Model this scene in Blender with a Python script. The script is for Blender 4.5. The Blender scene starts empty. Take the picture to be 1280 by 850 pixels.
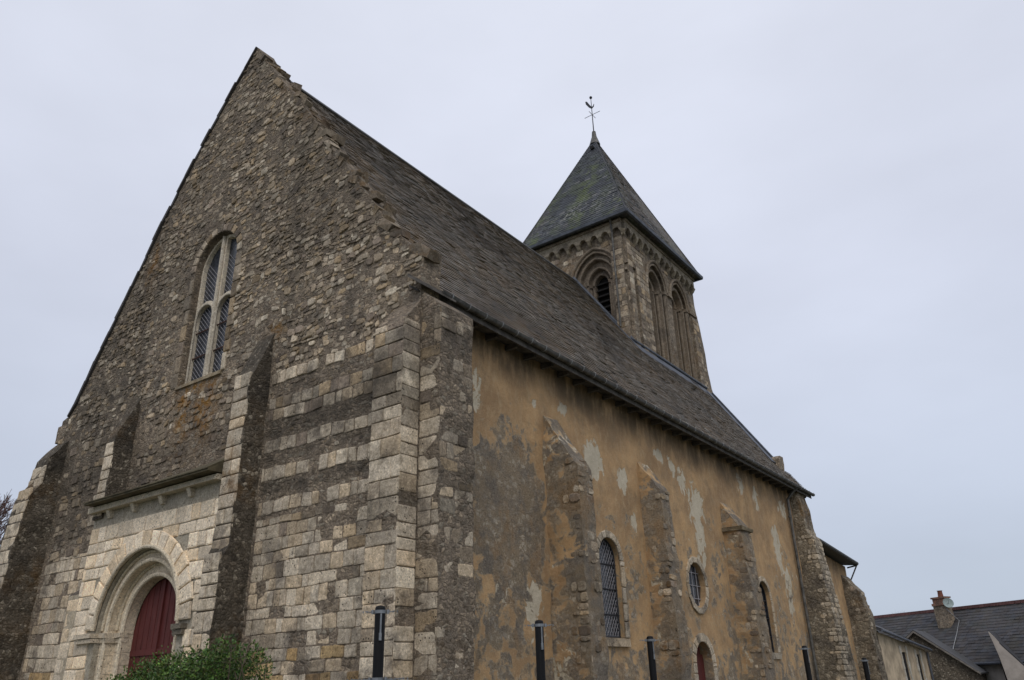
import bpy, math, random
from math import sin, cos, pi, radians, sqrt, atan2
from mathutils import Vector, Matrix, noise
from mathutils.geometry import delaunay_2d_cdt

random.seed(7)
S = bpy.context.scene
COL = S.collection

# ------------------------------------------------------------------ camera
yaw, pit, rol = radians(35.7), radians(24.06), radians(-1.71)
fw = Vector((-sin(yaw)*cos(pit), cos(yaw)*cos(pit), sin(pit)))
rt = Vector((cos(yaw), sin(yaw), 0)); up = rt.cross(fw)
r2 = rt*cos(rol)+up*sin(rol); u2 = up*cos(rol)-rt*sin(rol)
cd = bpy.data.cameras.new('camera'); cam = bpy.data.objects.new('camera', cd); COL.objects.link(cam)
cd.sensor_width = 36; cd.lens = 27.02; cd.clip_end = 2000; cd.clip_start = .05
m = Matrix((r2, u2, -fw)).transposed().to_4x4(); m.translation = Vector((7.427, -8.189, 1.6))
cam.matrix_world = m
S.camera = cam

# ------------------------------------------------------------------ world: overcast sky
SUN_EL, SUN_ROT = radians(48), radians(140)
W = bpy.data.worlds.new('World'); S.world = W; W.use_nodes = True
nt = W.node_tree; nt.nodes.clear()
def wn(t): return nt.nodes.new(t)
out = wn('ShaderNodeOutputWorld'); bg = wn('ShaderNodeBackground'); sky = wn('ShaderNodeTexSky')
sky.sky_type = 'NISHITA'; sky.sun_disc = False; sky.sun_elevation = SUN_EL; sky.sun_rotation = SUN_ROT
sky.air_density = 1; sky.dust_density = 3
tc = wn('ShaderNodeTexCoord'); mp = wn('ShaderNodeMapping'); mp.inputs['Scale'].default_value = (1, 1, 2.2)
nz = wn('ShaderNodeTexNoise'); nz.inputs['Scale'].default_value = 1.6; nz.inputs['Detail'].default_value = 5; nz.inputs['Roughness'].default_value = .5
sep = wn('ShaderNodeSeparateXYZ'); el = wn('ShaderNodeMapRange'); el.inputs['From Min'].default_value = -.05; el.inputs['From Max'].default_value = .75
cr = wn('ShaderNodeValToRGB')
e = cr.color_ramp.elements
e[0].position = 0; e[0].color = (4.9, 5.7, 6.7, 1); e[1].position = 1; e[1].color = (7.75, 8.1, 9.25, 1)
k = e.new(.25); k.color = (5.5, 6.1, 7.3, 1); k = e.new(.62); k.color = (6.8, 7.2, 8.45, 1)
nr = wn('ShaderNodeMapRange'); nr.inputs['From Min'].default_value = .3; nr.inputs['From Max'].default_value = .7
nr.inputs['To Min'].default_value = .90; nr.inputs['To Max'].default_value = 1.10
mul = wn('ShaderNodeVectorMath'); mul.operation = 'SCALE'
mx = wn('ShaderNodeMix'); mx.data_type = 'RGBA'; mx.inputs[0].default_value = .93
L = nt.links.new
L(tc.outputs['Generated'], mp.inputs[0]); L(mp.outputs[0], nz.inputs['Vector']); L(tc.outputs['Generated'], sep.inputs[0])
L(sep.outputs['Z'], el.inputs['Value']); L(el.outputs[0], cr.inputs[0]); L(nz.outputs[0], nr.inputs['Value'])
L(cr.outputs[0], mul.inputs[0]); L(nr.outputs[0], mul.inputs['Scale'])
L(sky.outputs[0], mx.inputs[6]); L(mul.outputs[0], mx.inputs[7]); L(mx.outputs[2], bg.inputs[0])
bg.inputs[1].default_value = .1; L(bg.outputs[0], out.inputs[0])

sd = bpy.data.lights.new('sun', 'SUN'); sun = bpy.data.objects.new('sun', sd); COL.objects.link(sun)
sd.energy = 1.15; sd.angle = radians(30); sd.color = (1, .96, .9)
sv = Vector((cos(SUN_EL)*sin(SUN_ROT), cos(SUN_EL)*cos(SUN_ROT), sin(SUN_EL)))
sun.rotation_euler = sv.to_track_quat('Z', 'Y').to_euler(); sun.location = (20, -30, 40)
S.view_settings.view_transform = 'Standard'; S.view_settings.look = 'None'
S.view_settings.exposure = 0; S.view_settings.gamma = 1
S.cycles.max_bounces = 5

# ------------------------------------------------------------------ materials
class NT:
    def __init__(s, name):
        s.m = bpy.data.materials.new(name); s.m.use_nodes = True; s.t = s.m.node_tree; s.b = s.t.nodes['Principled BSDF']
        s.b.inputs['Roughness'].default_value = .92
        s.b.inputs['Specular IOR Level'].default_value = .25
        s.tc = s.t.nodes.new('ShaderNodeTexCoord')
    def n(s, t, **kw):
        n = s.t.nodes.new(t)
        for k_, v in kw.items(): setattr(n, k_, v)
        return n
    def L(s, a, b): s.t.links.new(a, b)
    def vec(s, scale):
        if not hasattr(scale, '__len__'): scale = (scale,)*3
        mp_ = s.n('ShaderNodeMapping'); mp_.inputs['Scale'].default_value = scale
        s.L(s.tc.outputs['Object'], mp_.inputs[0]); return mp_.outputs[0]
    def noise(s, scale, detail=6, rough=.6, dist=0):
        n = s.n('ShaderNodeTexNoise'); n.inputs['Scale'].default_value = 1; n.inputs['Detail'].default_value = detail
        n.inputs['Roughness'].default_value = rough; n.inputs['Distortion'].default_value = dist
        s.L(s.vec(scale), n.inputs['Vector']); return n.outputs[0]
    def rng(s, x, a, b, c=0., d=1.):
        n = s.n('ShaderNodeMapRange'); n.interpolation_type = 'SMOOTHSTEP'
        for i, v in enumerate((a, b, c, d)): n.inputs[i+1].default_value = v
        s.L(x, n.inputs[0]); return n.outputs[0]
    def mix(s, f, a, b, mode='MIX'):
        n = s.n('ShaderNodeMix', data_type='RGBA', blend_type=mode)
        for i, v in ((0, f), (6, a), (7, b)):
            if hasattr(v, 'links'): s.L(v, n.inputs[i])
            elif i == 0: n.inputs[0].default_value = v
            else: n.inputs[i].default_value = (*v, 1)
        return n.outputs[2]
    def math(s, op, a, b=0.):
        n = s.n('ShaderNodeMath', operation=op)
        for i, v in ((0, a), (1, b)):
            if hasattr(v, 'links'): s.L(v, n.inputs[i])
            else: n.inputs[i].default_value = v
        return n.outputs[0]
    def attr(s, name):
        n = s.n('ShaderNodeAttribute'); n.attribute_name = name; return n
    def bump(s, h, strength=.6, dist=.02):
        n = s.n('ShaderNodeBump'); n.inputs['Strength'].default_value = strength; n.inputs['Distance'].default_value = dist
        s.L(h, n.inputs['Height']); s.L(n.outputs[0], s.b.inputs['Normal'])
    def voro(s, scale, feature='F1', warp=.0):
        n = s.n('ShaderNodeTexVoronoi', feature=feature); n.inputs['Scale'].default_value = 1
        v = s.vec(scale)
        if warp:
            w = s.n('ShaderNodeTexNoise'); w.inputs['Scale'].default_value = 3.5; w.inputs['Detail'].default_value = 6; w.inputs['Roughness'].default_value = .7
            s.L(s.tc.outputs['Object'], w.inputs['Vector'])
            q = s.n('ShaderNodeVectorMath', operation='SCALE'); q.inputs['Scale'].default_value = warp; s.L(w.outputs['Color'], q.inputs[0])
            a = s.n('ShaderNodeVectorMath', operation='ADD'); s.L(v, a.inputs[0]); s.L(q.outputs[0], a.inputs[1]); v = a.outputs[0]
        s.L(v, n.inputs['Vector']); return n
    def color(s, c): s.L(c, s.b.inputs['Base Color'])

def lichen(M, c, dark=(.05, .045, .04), lo=.5, hi=.64, amt=.8, sc=1.3, mid_=.60):
    """patchy lichen, weather grime, speckle, pocks on a stone colour"""
    big = M.noise(sc, 9, .68)
    c = M.mix(M.rng(big, lo, hi, 0, amt), c, dark)
    mid = M.noise(8, 8, .75)
    c = M.mix(M.rng(mid, .42, .66), c, M.mix(1., c, (mid_, mid_*.97, mid_*.92), 'MULTIPLY'))
    c = M.mix(M.rng(M.noise(5, 7, .7, .5), .52, .66, 0, .45), c, M.mix(1., c, (1.5, 1.46, 1.38), 'MULTIPLY'))
    sp = M.noise(30, 7, .85)
    c = M.mix(M.rng(sp, .52, .62, 0, .75), c, M.mix(1., c, (1.8, 1.76, 1.68), 'MULTIPLY'))
    c = M.mix(M.rng(sp, .47, .38, 0, .8), c, M.mix(1., c, (.42, .39, .36), 'MULTIPLY'))
    return c

def mat_block(name, lo=.49, hi=.65, amt=.72, dark=(.12, .102, .086), mid_=.62):
    M = NT(name); a = M.attr('tint')
    c = lichen(M, a.outputs['Color'], dark=dark, lo=lo, hi=hi, amt=amt, mid_=mid_)
    v = M.voro(16); pit = M.rng(v.outputs['Distance'], .10, .24, 1, 0)
    gate = M.rng(M.noise(2.2, 3), .48, .58)
    p = M.math('MULTIPLY', pit, gate)
    c = M.mix(p, c, (.035, .03, .025))
    mk = M.attr('mask'); sp = M.n('ShaderNodeSeparateColor'); M.L(mk.outputs['Color'], sp.inputs[0])
    o = M.math('MULTIPLY', sp.outputs[1], M.rng(M.noise(4, 6, .7), .42, .6))
    c = M.mix(o, c, (.26, .12, .018))
    c = M.mix(M.math('MULTIPLY', sp.outputs[2], M.rng(M.noise(2.5, 8, .7), .3, .58)), c, (.045, .038, .03))
    M.color(c)
    h = M.math('SUBTRACT', M.noise(22, 8, .75), M.math('MULTIPLY', p, .8)); M.bump(h, .8, .025)
    return M.m

def mat_rubble(name, base=(.20, .17, .13), mortar=(.17, .15, .125), scale=(6, 6, 9), dark=(.05, .045, .04), lo=.5, hi=.68, amt=.7, bump=.9, tint=False):
    M = NT(name)
    v = M.voro(scale, 'F1', 2.2); ed = M.voro(scale, 'DISTANCE_TO_EDGE', 2.2)
    cs = M.n('ShaderNodeSeparateColor'); M.L(v.outputs['Color'], cs.inputs[0])
    c1 = M.mix(cs.outputs[0], tuple(x*.55 for x in base), tuple(x*1.7 for x in base))
    c1 = M.mix(M.rng(cs.outputs[1], .72, .95), c1, (.44, .385, .30))
    c = M.mix(M.math('MULTIPLY', M.rng(ed.outputs['Distance'], .02, .16), M.rng(M.noise(3.3, 6, .7), .36, .56, .15, 1)), mortar, c1)
    c = lichen(M, c, dark, lo, hi, amt)
    mk = M.attr('mask'); sp = M.n('ShaderNodeSeparateColor'); M.L(mk.outputs['Color'], sp.inputs[0])
    o = M.math('MULTIPLY', sp.outputs[1], M.rng(M.noise(4, 6, .7), .40, .6))
    c = M.mix(o, c, (.27, .13, .018))
    c = M.mix(M.math('MULTIPLY', sp.outputs[2], M.rng(M.noise(2.5, 8, .7), .28, .55)), c, (.042, .036, .028))
    if tint: c = M.mix(1., c, M.attr('tint').outputs['Color'], 'MULTIPLY')
    M.color(c)
    h = M.math('ADD', M.math('MULTIPLY', M.rng(ed.outputs['Distance'], 0, .3), .6), M.math('MULTIPLY', M.noise(14, 9, .8), 1.8))
    M.bump(h, bump, .035)
    return M.m

def mat_render(name):
    """ochre lime render breaking off old rubble: mask R = rubble laid bare, G = pale undercoat, B = dark stain and painted eave shade"""
    M = NT(name)
    mk = M.attr('mask'); sp = M.n('ShaderNodeSeparateColor'); M.L(mk.outputs['Color'], sp.inputs[0])
    n1 = M.noise(1.1, 10, .62); n2 = M.noise((7, 7, 4), 8, .7)
    edge = M.noise(3.2, 9, .66, .4)
    ex = M.rng(M.math('ADD', sp.outputs[0], M.math('MULTIPLY', M.math('SUBTRACT', edge, .5), 2.)), .44, .56)
    edge2 = M.noise((4.5, 4.5, 3.2), 9, .6, .6)
    pa = M.rng(M.math('ADD', sp.outputs[1], M.math('MULTIPLY', M.math('SUBTRACT', edge2, .5), 1.6)), .46, .56)
    ring = M.rng(M.math('ADD', sp.outputs[0], M.math('MULTIPLY', M.math('SUBTRACT', edge, .5), 2.)), .40, .47)
    c = M.mix(M.rng(n1, .32, .66), (.49, .315, .16), (.31, .20, .108))
    c = M.mix(M.rng(n2, .45, .72, 0, .45), c, (.50, .38, .23))
    c = M.mix(M.rng(M.noise(1.9, 9, .72), .48, .66, 0, .6), c, (.25, .18, .11))
    c = M.mix(ring, c, (.36, .27, .17))
    c = M.mix(pa, c, M.mix(M.noise(8, 6, .6), (.40, .34, .24), (.62, .55, .43)))
    v = M.voro((9, 9, 11), 'F1', 2.4); ed = M.voro((9, 9, 11), 'DISTANCE_TO_EDGE', 2.4)
    cs = M.n('ShaderNodeSeparateColor'); M.L(v.outputs['Color'], cs.inputs[0])
    st = M.mix(cs.outputs[0], (.24, .20, .155), (.62, .53, .41))
    st = M.mix(M.math('MULTIPLY', M.rng(ed.outputs['Distance'], .02, .2), M.rng(M.noise(2.6, 7, .7), .4, .6)), (.33, .255, .17), st)
    st = M.mix(M.rng(M.noise(1.5, 9, .72), .44, .6, 0, .65), st, (.17, .155, .14))
    st = M.mix(M.rng(M.noise((1.8, 1.8, 1.2), 8, .65), .5, .64, 0, .65), st, (.38, .24, .12))
    spo = M.noise(24, 8, .85)
    st = M.mix(M.rng(spo, .52, .64, 0, .7), st, (.52, .46, .37)); st = M.mix(M.rng(spo, .47, .38, 0, .75), st, (.085, .072, .06))
    c = M.mix(ex, c, st)
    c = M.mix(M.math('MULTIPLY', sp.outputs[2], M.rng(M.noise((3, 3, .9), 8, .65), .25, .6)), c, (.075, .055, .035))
    spk = M.noise(60, 4, .8)
    c = M.mix(M.rng(spk, .52, .72, 0, .5), c, M.mix(1., c, (1.5, 1.5, 1.45), 'MULTIPLY'))
    c = M.mix(M.rng(spk, .46, .32, 0, .6), c, M.mix(1., c, (.45, .42, .38), 'MULTIPLY'))
    M.color(c)
    h = M.math('ADD', M.math('MULTIPLY', ex, -1.1), M.math('MULTIPLY', pa, -.35))
    h = M.math('ADD', h, M.math('MULTIPLY', ex, M.math('MULTIPLY', spo, 2.2)))
    h = M.math('ADD', h, M.math('MULTIPLY', M.noise(12, 9, .75), .9))
    M.bump(h, .9, .03)
    return M.m

def mat_slate(name, moss=0., orange=0., base=1.):
    M = NT(name); a = M.attr('tint')
    c = M.mix(1., a.outputs['Color'], (base, base, base), 'MULTIPLY')
    mk = M.attr('mask'); sp = M.n('ShaderNodeSeparateColor'); M.L(mk.outputs['Color'], sp.inputs[0])
    n = M.noise(2.2, 9, .7)
    c = M.mix(M.math('MULTIPLY', sp.outputs[1], M.rng(n, .38, .6)), c, (.20, .115, .035))
    c = M.mix(M.math('MULTIPLY', sp.outputs[0], M.rng(M.noise(1.3, 9, .72), .45, .60, 0, .85)), c, (.085, .105, .045))
    c = M.mix(M.math('MULTIPLY', sp.outputs[2], M.rng(M.noise(7, 8, .7), .50, .60)), c, (.33, .32, .30))
    c = M.mix(M.rng(M.noise(30, 5, .8), .55, .7, 0, .5), c, M.mix(1., c, (2.2, 2.15, 2.), 'MULTIPLY'))
    c = M.mix(M.rng(M.noise(1.1, 8, .7), .5, .65, 0, .5), c, M.mix(1., c, (.55, .53, .5), 'MULTIPLY'))
    M.color(c); M.b.inputs['Roughness'].default_value = .72; M.b.inputs['Specular IOR Level'].default_value = .35
    M.bump(M.noise(25, 6, .7), .5, .01)
    return M.m

def mat_plain(name, col, rough=.6, metal=0., var=.35, scale=9, spec=.3):
    M = NT(name)
    c = M.mix(M.rng(M.noise(scale, 6, .7), .3, .7), tuple(x*(1-var) for x in col), tuple(min(1, x*(1+var)) for x in col))
    M.color(c); M.b.inputs['Roughness'].default_value = rough; M.b.inputs['Metallic'].default_value = metal
    M.b.inputs['Specular IOR Level'].default_value = spec
    M.bump(M.noise(scale*4, 4, .6), .25, .005)
    return M.m

def mat_paint(name, col, worn):
    M = NT(name)
    c = M.mix(M.rng(M.noise((5, 5, 1.4), 8, .7), .35, .7), col, tuple(x*.6 for x in col))
    c = M.mix(M.rng(M.noise((22, 22, 5), 6, .75), .60, .68), c, worn)
    M.color(c); M.b.inputs['Roughness'].default_value = .6
    M.bump(M.noise((60, 60, 4), 5, .6), .5, .004)
    return M.m

M_block = mat_block('limestone_blocks')
M_clean = mat_block('portal_limestone', .58, .76, .4, (.28, .235, .17), .80)
M_rub = mat_rubble('old_rubble_and_mortar', (.32, .255, .185), (.275, .222, .168), (10, 10, 15), (.07, .06, .052), .48, .68, .65)
M_darkrub = mat_rubble('lichen_black_rubble', (.15, .125, .095), (.125, .105, .08), (13, 13, 15), (.055, .047, .038), .44, .66, .7)
M_butt = mat_rubble('buttress_rubble', (.27, .225, .165), (.24, .20, .145), (7, 7, 9), (.085, .072, .06), .46, .64, .7, 1.)
M_towrub = mat_rubble('tower_stone', (.27, .22, .165), (.255, .21, .16), (5, 5, 7), (.085, .073, .06), .48, .68, .65, .9)
M_render = mat_render('ochre_render')
M_slate = mat_slate('slate'); M_slateb = mat_slate('spire_slate', base=.9)
M_lead = mat_plain('lead_flashing', (.075, .083, .10), .55, .0, .4, 3)
M_iron = mat_plain('dark_iron', (.02, .021, .025), .5, 0, .4, 20)
M_zinc = mat_plain('weathered_zinc', (.10, .095, .085), .55, .3, .5, 6)
M_bracket = mat_plain('zinc_bracket', (.28, .28, .28), .45, .5, .3)
M_wood = mat_plain('weathered_board', (.09, .08, .07), .85, 0, .5, 5)
M_ply = mat_plain('mossy_slate_slab', (.085, .07, .04), .9, 0, .45, 3)
M_door = mat_paint('oxblood_paint', (.115, .027, .024), (.14, .06, .05))
M_glass = NT('leaded_glass')
_c = M_glass.mix(M_glass.rng(M_glass.voro(11).outputs['Distance'], .2, .6), (.012, .016, .022), (.035, .04, .05))
M_glass.color(_c); M_glass.b.inputs['Roughness'].default_value = .22; M_glass.b.inputs['Specular IOR Level'].default_value = .5
M_glass.bump(M_glass.noise(18, 3), .6, .01); M_glass = M_glass.m
M_came = mat_plain('window_lead', (.26, .25, .26), .6, 0, .3)
M_irons = mat_plain('rusted_bar', (.07, .035, .028), .8, 0, .3)
M_void = mat_plain('louvre_timber_void_shade', (.012, .011, .010), .95, 0, .2)  # near-black slat timber; also the painted darkness of recesses and openings
M_black = mat_plain('black_plastic', (.006, .006, .007), .6, 0, .2, 12, .2)
M_steel = mat_plain('galvanised_steel', (.2, .21, .22), .45, .6, .3)

# ------------------------------------------------------------------ mesh builder
def fr(o, u, w, n):
    o, u, w, n = map(Vector, (o, u, w, n))
    return lambda a, b, d=0.: o+u*a+w*b+n*d
WEST = fr((0, 0, 0), (1, 0, 0), (0, 0, 1), (0, -1, 0))
XW = -.7
SOUTH = fr((XW, 0, 0), (0, 1, 0), (0, 0, 1), (1, 0, 0))

def N3(v, s=1., off=0.): return noise.noise(Vector(v)*s+Vector((off, off*1.7, off*.6)))
def fb(v, s=1., o=4, off=0.):
    a = 0; q = 1
    for i in range(o): a += noise.noise(Vector(v)*s*(2**i)+Vector((off+i*9, off, off)))*q; q *= .5
    return a

class MB:
    def __init__(s): s.v = []; s.f = []; s.c = []; s.m = []
    def add(s, vs, fs, col=(1, 1, 1), m=0):
        b = len(s.v); s.v += [tuple(v) for v in vs]
        for f in fs: s.f.append([b+i for i in f]); s.c.append(col); s.m.append(m)
    def quad(s, a, b, c, d, col=(1, 1, 1), m=0): s.add([a, b, c, d], [(0, 1, 2, 3)], col, m)
    def hexa(s, p, col=(1, 1, 1), m=0):
        s.add(p, [(0, 3, 2, 1), (4, 5, 6, 7), (0, 1, 5, 4), (1, 2, 6, 5), (2, 3, 7, 6), (3, 0, 4, 7)], col, m)
    def box(s, F, a0, a1, b0, b1, d0, d1, col=(1, 1, 1), m=0, jit=0.):
        j = lambda: random.uniform(-jit, jit)
        s.hexa([F(a+j(), b+j(), d+(j() if d == d1 else 0)) for d in (d0, d1) for a, b in ((a0, b0), (a1, b0), (a1, b1), (a0, b1))], col, m)
    def tube(s, pts, r, n=8, col=(1, 1, 1), m=0, caps=True):
        pts = [Vector(p) for p in pts]; R = r if hasattr(r, '__len__') else [r]*len(pts)
        t0 = (pts[1]-pts[0]).normalized(); x = t0.orthogonal().normalized(); vs = []; fs = []
        for i, p in enumerate(pts):
            t = (pts[min(i+1, len(pts)-1)]-pts[max(i-1, 0)]).normalized()
            x = (x-t*x.dot(t)).normalized(); y = t.cross(x)
            vs += [p+(x*cos(2*pi*k/n)+y*sin(2*pi*k/n))*R[i] for k in range(n)]
        for i in range(len(pts)-1):
            for k in range(n): a = i*n+k; b = i*n+(k+1) % n; fs.append((a, b, b+n, a+n))
        if caps: fs.append(tuple(range(n))[::-1]); fs.append(tuple(range(len(vs)-n, len(vs))))
        s.add(vs, fs, col, m)
    def build(s, name, mats, parent=None, mask=None, smooth=False, loc=None):
        me = bpy.data.meshes.new(name); vs = s.v
        if loc is not None: L0 = Vector(loc); vs = [tuple(Vector(v)-L0) for v in vs]
        me.from_pydata(vs, [], s.f)
        if not isinstance(mats, (list, tuple)): mats = [mats]
        for q in mats: me.materials.append(q)
        at = me.color_attributes.new('tint', 'FLOAT_COLOR', 'CORNER'); dat = []
        for f, c in zip(s.f, s.c):
            for _ in f: dat += [c[0], c[1], c[2], 1.]
        at.data.foreach_set('color', dat)
        mk = me.color_attributes.new('mask', 'FLOAT_COLOR', 'POINT'); dat = []
        for v in s.v:
            q = mask(v) if mask else (0, 0, 0); dat += [q[0], q[1], q[2], 1.]
        mk.data.foreach_set('color', dat)
        me.polygons.foreach_set('material_index', s.m)
        if smooth: me.polygons.foreach_set('use_smooth', [True]*len(s.f))
        me.update()
        o = bpy.data.objects.new(name, me); COL.objects.link(o)
        if parent: o.parent = parent
        if loc is not None: o.location = loc
        return o

def tag(o, label, cat, group=None):
    o['label'] = label; o['category'] = cat
    if group: o['group'] = group
    return o
def thing(name, label, cat, loc=(0, 0, 0), group=None):
    o = bpy.data.objects.new(name, None); COL.objects.link(o); o.location = loc; o.empty_display_size = .3
    return tag(o, label, cat, group)

def inside(p, poly):
    x, y = p; r = False; j = len(poly)-1
    for i in range(len(poly)):
        xi, yi = poly[i]; xj, yj = poly[j]
        if (yi > y) != (yj > y) and x < (xj-xi)*(y-yi)/(yj-yi)+xi: r = not r
        j = i
    return r
def arch(cx, spring, r, bottom, pointed=0., n=16):
    """closed outline of an arched opening, going up the right side and down the left"""
    pts = [(cx-r, bottom), (cx+r, bottom)]
    if not pointed: pts += [(cx+r*cos(pi*i/n), spring+r*sin(pi*i/n)) for i in range(n+1)]
    else:
        R = r*(1+pointed); c = R-r; am = math.acos(c/R)
        pts += [(cx-c+R*cos(am*i/(n//2)), spring+R*sin(am*i/(n//2))) for i in range(n//2+1)]
        pts += [(cx+c-R*cos(am*i/(n//2)), spring+R*sin(am*i/(n//2))) for i in range(n//2-1, -1, -1)]
    return pts

def panel(mb, F, outline, holes, thick, grid=0., wav=0., d=0., m=0, col=(1, 1, 1), reveal_m=None, reveal=None):
    """a wall: front sheet with real openings, their reveals, the outer edge and a back sheet"""
    V = []; E = []
    for loop in [outline]+holes:
        L_ = []
        for i, p in enumerate(loop):
            q = loop[(i+1) % len(loop)]; n_ = max(1, int(math.dist(p, q)/(grid or 99)))
            L_ += [(p[0]+(q[0]-p[0])*k_/n_, p[1]+(q[1]-p[1])*k_/n_) for k_ in range(n_)]
        b = len(V); V += L_; E += [(b+i, b+(i+1) % len(L_)) for i in range(len(L_))]
    if grid:
        x0 = min(p[0] for p in outline); x1 = max(p[0] for p in outline); y0 = min(p[1] for p in outline); y1 = max(p[1] for p in outline)
        y = y0+grid/2
        while y < y1:
            x = x0+grid/2
            while x < x1:
                p = (x+random.uniform(-.2, .2)*grid, y+random.uniform(-.2, .2)*grid)
                if inside(p, outline) and not any(inside(p, h) for h in holes): V.append(p)
                x += grid
            y += grid
    cv, ce, cf, *_ = delaunay_2d_cdt([Vector(p) for p in V], E, [], 0, 1e-5)
    fs = []
    for f in cf:
        c = (sum(cv[i][0] for i in f)/len(f), sum(cv[i][1] for i in f)/len(f))
        if inside(c, outline) and not any(inside(c, h) for h in holes): fs.append(tuple(f))
    def dd(p): return d+(wav*fb((p[0], p[1], d*3.1), .8, 4) if wav else 0)
    front = [F(p[0], p[1], dd(p)) for p in cv]
    n1 = (front[fs[0][1]]-front[fs[0][0]]).cross(front[fs[0][2]]-front[fs[0][0]])
    if n1.dot(F(0, 0, 1)-F(0, 0, 0)) < 0: fs = [f[::-1] for f in fs]
    mb.add(front, fs, col, m)
    if thick:
        mb.add([F(p[0], p[1], d-thick) for p in cv], [f[::-1] for f in fs], col, m)
        for k_, loop in enumerate([outline]+holes):
            t = thick if k_ == 0 or reveal is None else reveal; mm = m if k_ == 0 or reveal_m is None else reveal_m
            for i, p in enumerate(loop):
                q = loop[(i+1) % len(loop)]; n_ = max(1, int(math.dist(p, q)/(grid or 99)))
                for k2 in range(n_):
                    a = (p[0]+(q[0]-p[0])*k2/n_, p[1]+(q[1]-p[1])*k2/n_); b = (p[0]+(q[0]-p[0])*(k2+1)/n_, p[1]+(q[1]-p[1])*(k2+1)/n_)
                    mb.quad(F(*a, dd(a)), F(*b, dd(b)), F(*b, d-t), F(*a, d-t), col, mm)

def stone(mb, F, q, depth, col, m=0, cut=.18, d0=0.):
    """one weathered block: q = its four corners; chopped corners, domed face"""
    pts = []
    for i in range(4):
        a, p, b = q[i-1], q[i], q[(i+1) % 4]; k1 = cut*random.uniform(.3, 1.2); k2 = cut*random.uniform(.3, 1.2)
        pts.append((p[0]+(a[0]-p[0])*k1, p[1]+(a[1]-p[1])*k1)); pts.append((p[0]+(b[0]-p[0])*k2, p[1]+(b[1]-p[1])*k2))
    cx = sum(p[0] for p in pts)/8; cy = sum(p[1] for p in pts)/8; tl = random.uniform(-.3, .3)*depth
    ring0 = [F(p[0], p[1], d0-.01) for p in pts]
    ring1 = [F(cx+(p[0]-cx)*.96, cy+(p[1]-cy)*.95, d0+depth*random.uniform(.65, .85)) for p in pts]
    ring2 = [F(cx+(p[0]-cx)*.8, cy+(p[1]-cy)*.78, d0+depth+tl*(p[0]-cx)*2+random.uniform(-.1, .1)*depth) for p in pts]
    fs = [tuple(range(16, 24))]
    for r_ in (0, 8):
        for i in range(8): j = (i+1) % 8; fs.append((r_+i, r_+j, r_+8+j, r_+8+i))
    vs = ring0+ring1+ring2
    n1 = (vs[17]-vs[16]).cross(vs[19]-vs[17])
    if n1.dot(F(0, 0, 1)-F(0, 0, 0)) < 0: fs = [f[::-1] for f in fs]
    mb.add(vs, fs, col, m)

def coursed(mb, F, a0, a1, b0, b1, keep, colour, rh=(.2, .3), wd=(.2, .45), depth=(.01, .03), gap=.014, jit=.012, cut=.1, m=0, wob=.0, skip=0., d0=0., sag=0.):
    b = b0; r_ = 0
    while b < b1-.04:
        h = random.uniform(*rh)
        if b+h > b1: h = b1-b
        a = a0-(random.uniform(0, wd[0]) if a1-a0 > 1.5 else 0)
        while a < a1-.02:
            w = random.uniform(*wd)
            if a1-a-w < wd[0]*.5: w = a1-a
            aa = max(a, a0); ab = min(a+w, a1); a += w
            if ab-aa < .05: continue
            yb = lambda x, bb: bb+wob*N3((x*1.3, bb*1.7, 3.3))+sag*N3((x*.25, bb*.3, 7))
            j = lambda: random.uniform(-jit, jit); g = gap/2
            q = [(aa+g+j(), yb(aa, b)+g+j()), (ab-g+j(), yb(ab, b)+g+j()), (ab-g+j(), yb(ab, b+h)-g+j()), (aa+g+j(), yb(aa, b+h)-g+j())]
            if random.random() < skip: continue
            c = ((aa+ab)/2, b+h/2)
            if not all(keep(*p) for p in q) or not keep(*c): continue
            stone(mb, F, q, random.uniform(*depth), colour(c[0], c[1]), m, cut, d0)
        b += h; r_ += 1

def loft(mb, F, a0, a1, prof, step=.16, amp=.035, taper=None, m=0, col=(1, 1, 1), embed=.12):
    """a buttress: rectangle (a0..a1, out to depth) at every height of prof = [(z, depth), ...], roughened"""
    zs = []
    for (z0, d0), (z1, d1) in zip(prof, prof[1:]):
        n_ = max(1, int(math.dist((z0, d0), (z1, d1))/step)); zs += [(z0+(z1-z0)*i/n_, d0+(d1-d0)*i/n_) for i in range(n_)]
    zs.append(prof[-1]); dm = max(p[1] for p in prof); nd = max(2, int(dm/step)); na = max(2, int((a1-a0)/step)); rings = []
    for z, d in zs:
        e0, e1 = (taper(z) if taper else (0, 0))
        A0, A1 = a0+e0, a1+e1
        ring = [(A0, -embed+(d+embed)*i/nd) for i in range(nd)]+[(A0+(A1-A0)*i/na, d) for i in range(na)]+[(A1, d-(d+embed)*i/nd) for i in range(nd+1)]
        R_ = []
        for a, dd_ in ring:
            p = F(a, z, dd_); v = Vector((fb(p, 2.2, 4, 1), fb(p, 2.2, 4, 5), fb(p, 2.2, 4, 11)*.5))
            R_.append(p+v*amp)
        rings.append(R_)
    n_ = len(rings[0]); vs = [p for R_ in rings for p in R_]; fs = []
    for i in range(len(rings)-1):
        for k_ in range(n_-1): fs.append((i*n_+k_, i*n_+k_+1, (i+1)*n_+k_+1, (i+1)*n_+k_))
    fs.append(tuple((len(rings)-1)*n_+k_ for k_ in range(n_)))
    p0 = vs[fs[0][0]]
    if F(0, 0, 1).z*0+((vs[fs[0][1]]-vs[fs[0][0]]).cross(vs[fs[0][2]]-vs[fs[0][1]])).dot(F(-1, 0, 0)-F(0, 0, 0)) < 0: fs = [f[::-1] for f in fs]
    mb.add(vs, fs, col, m)

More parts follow.
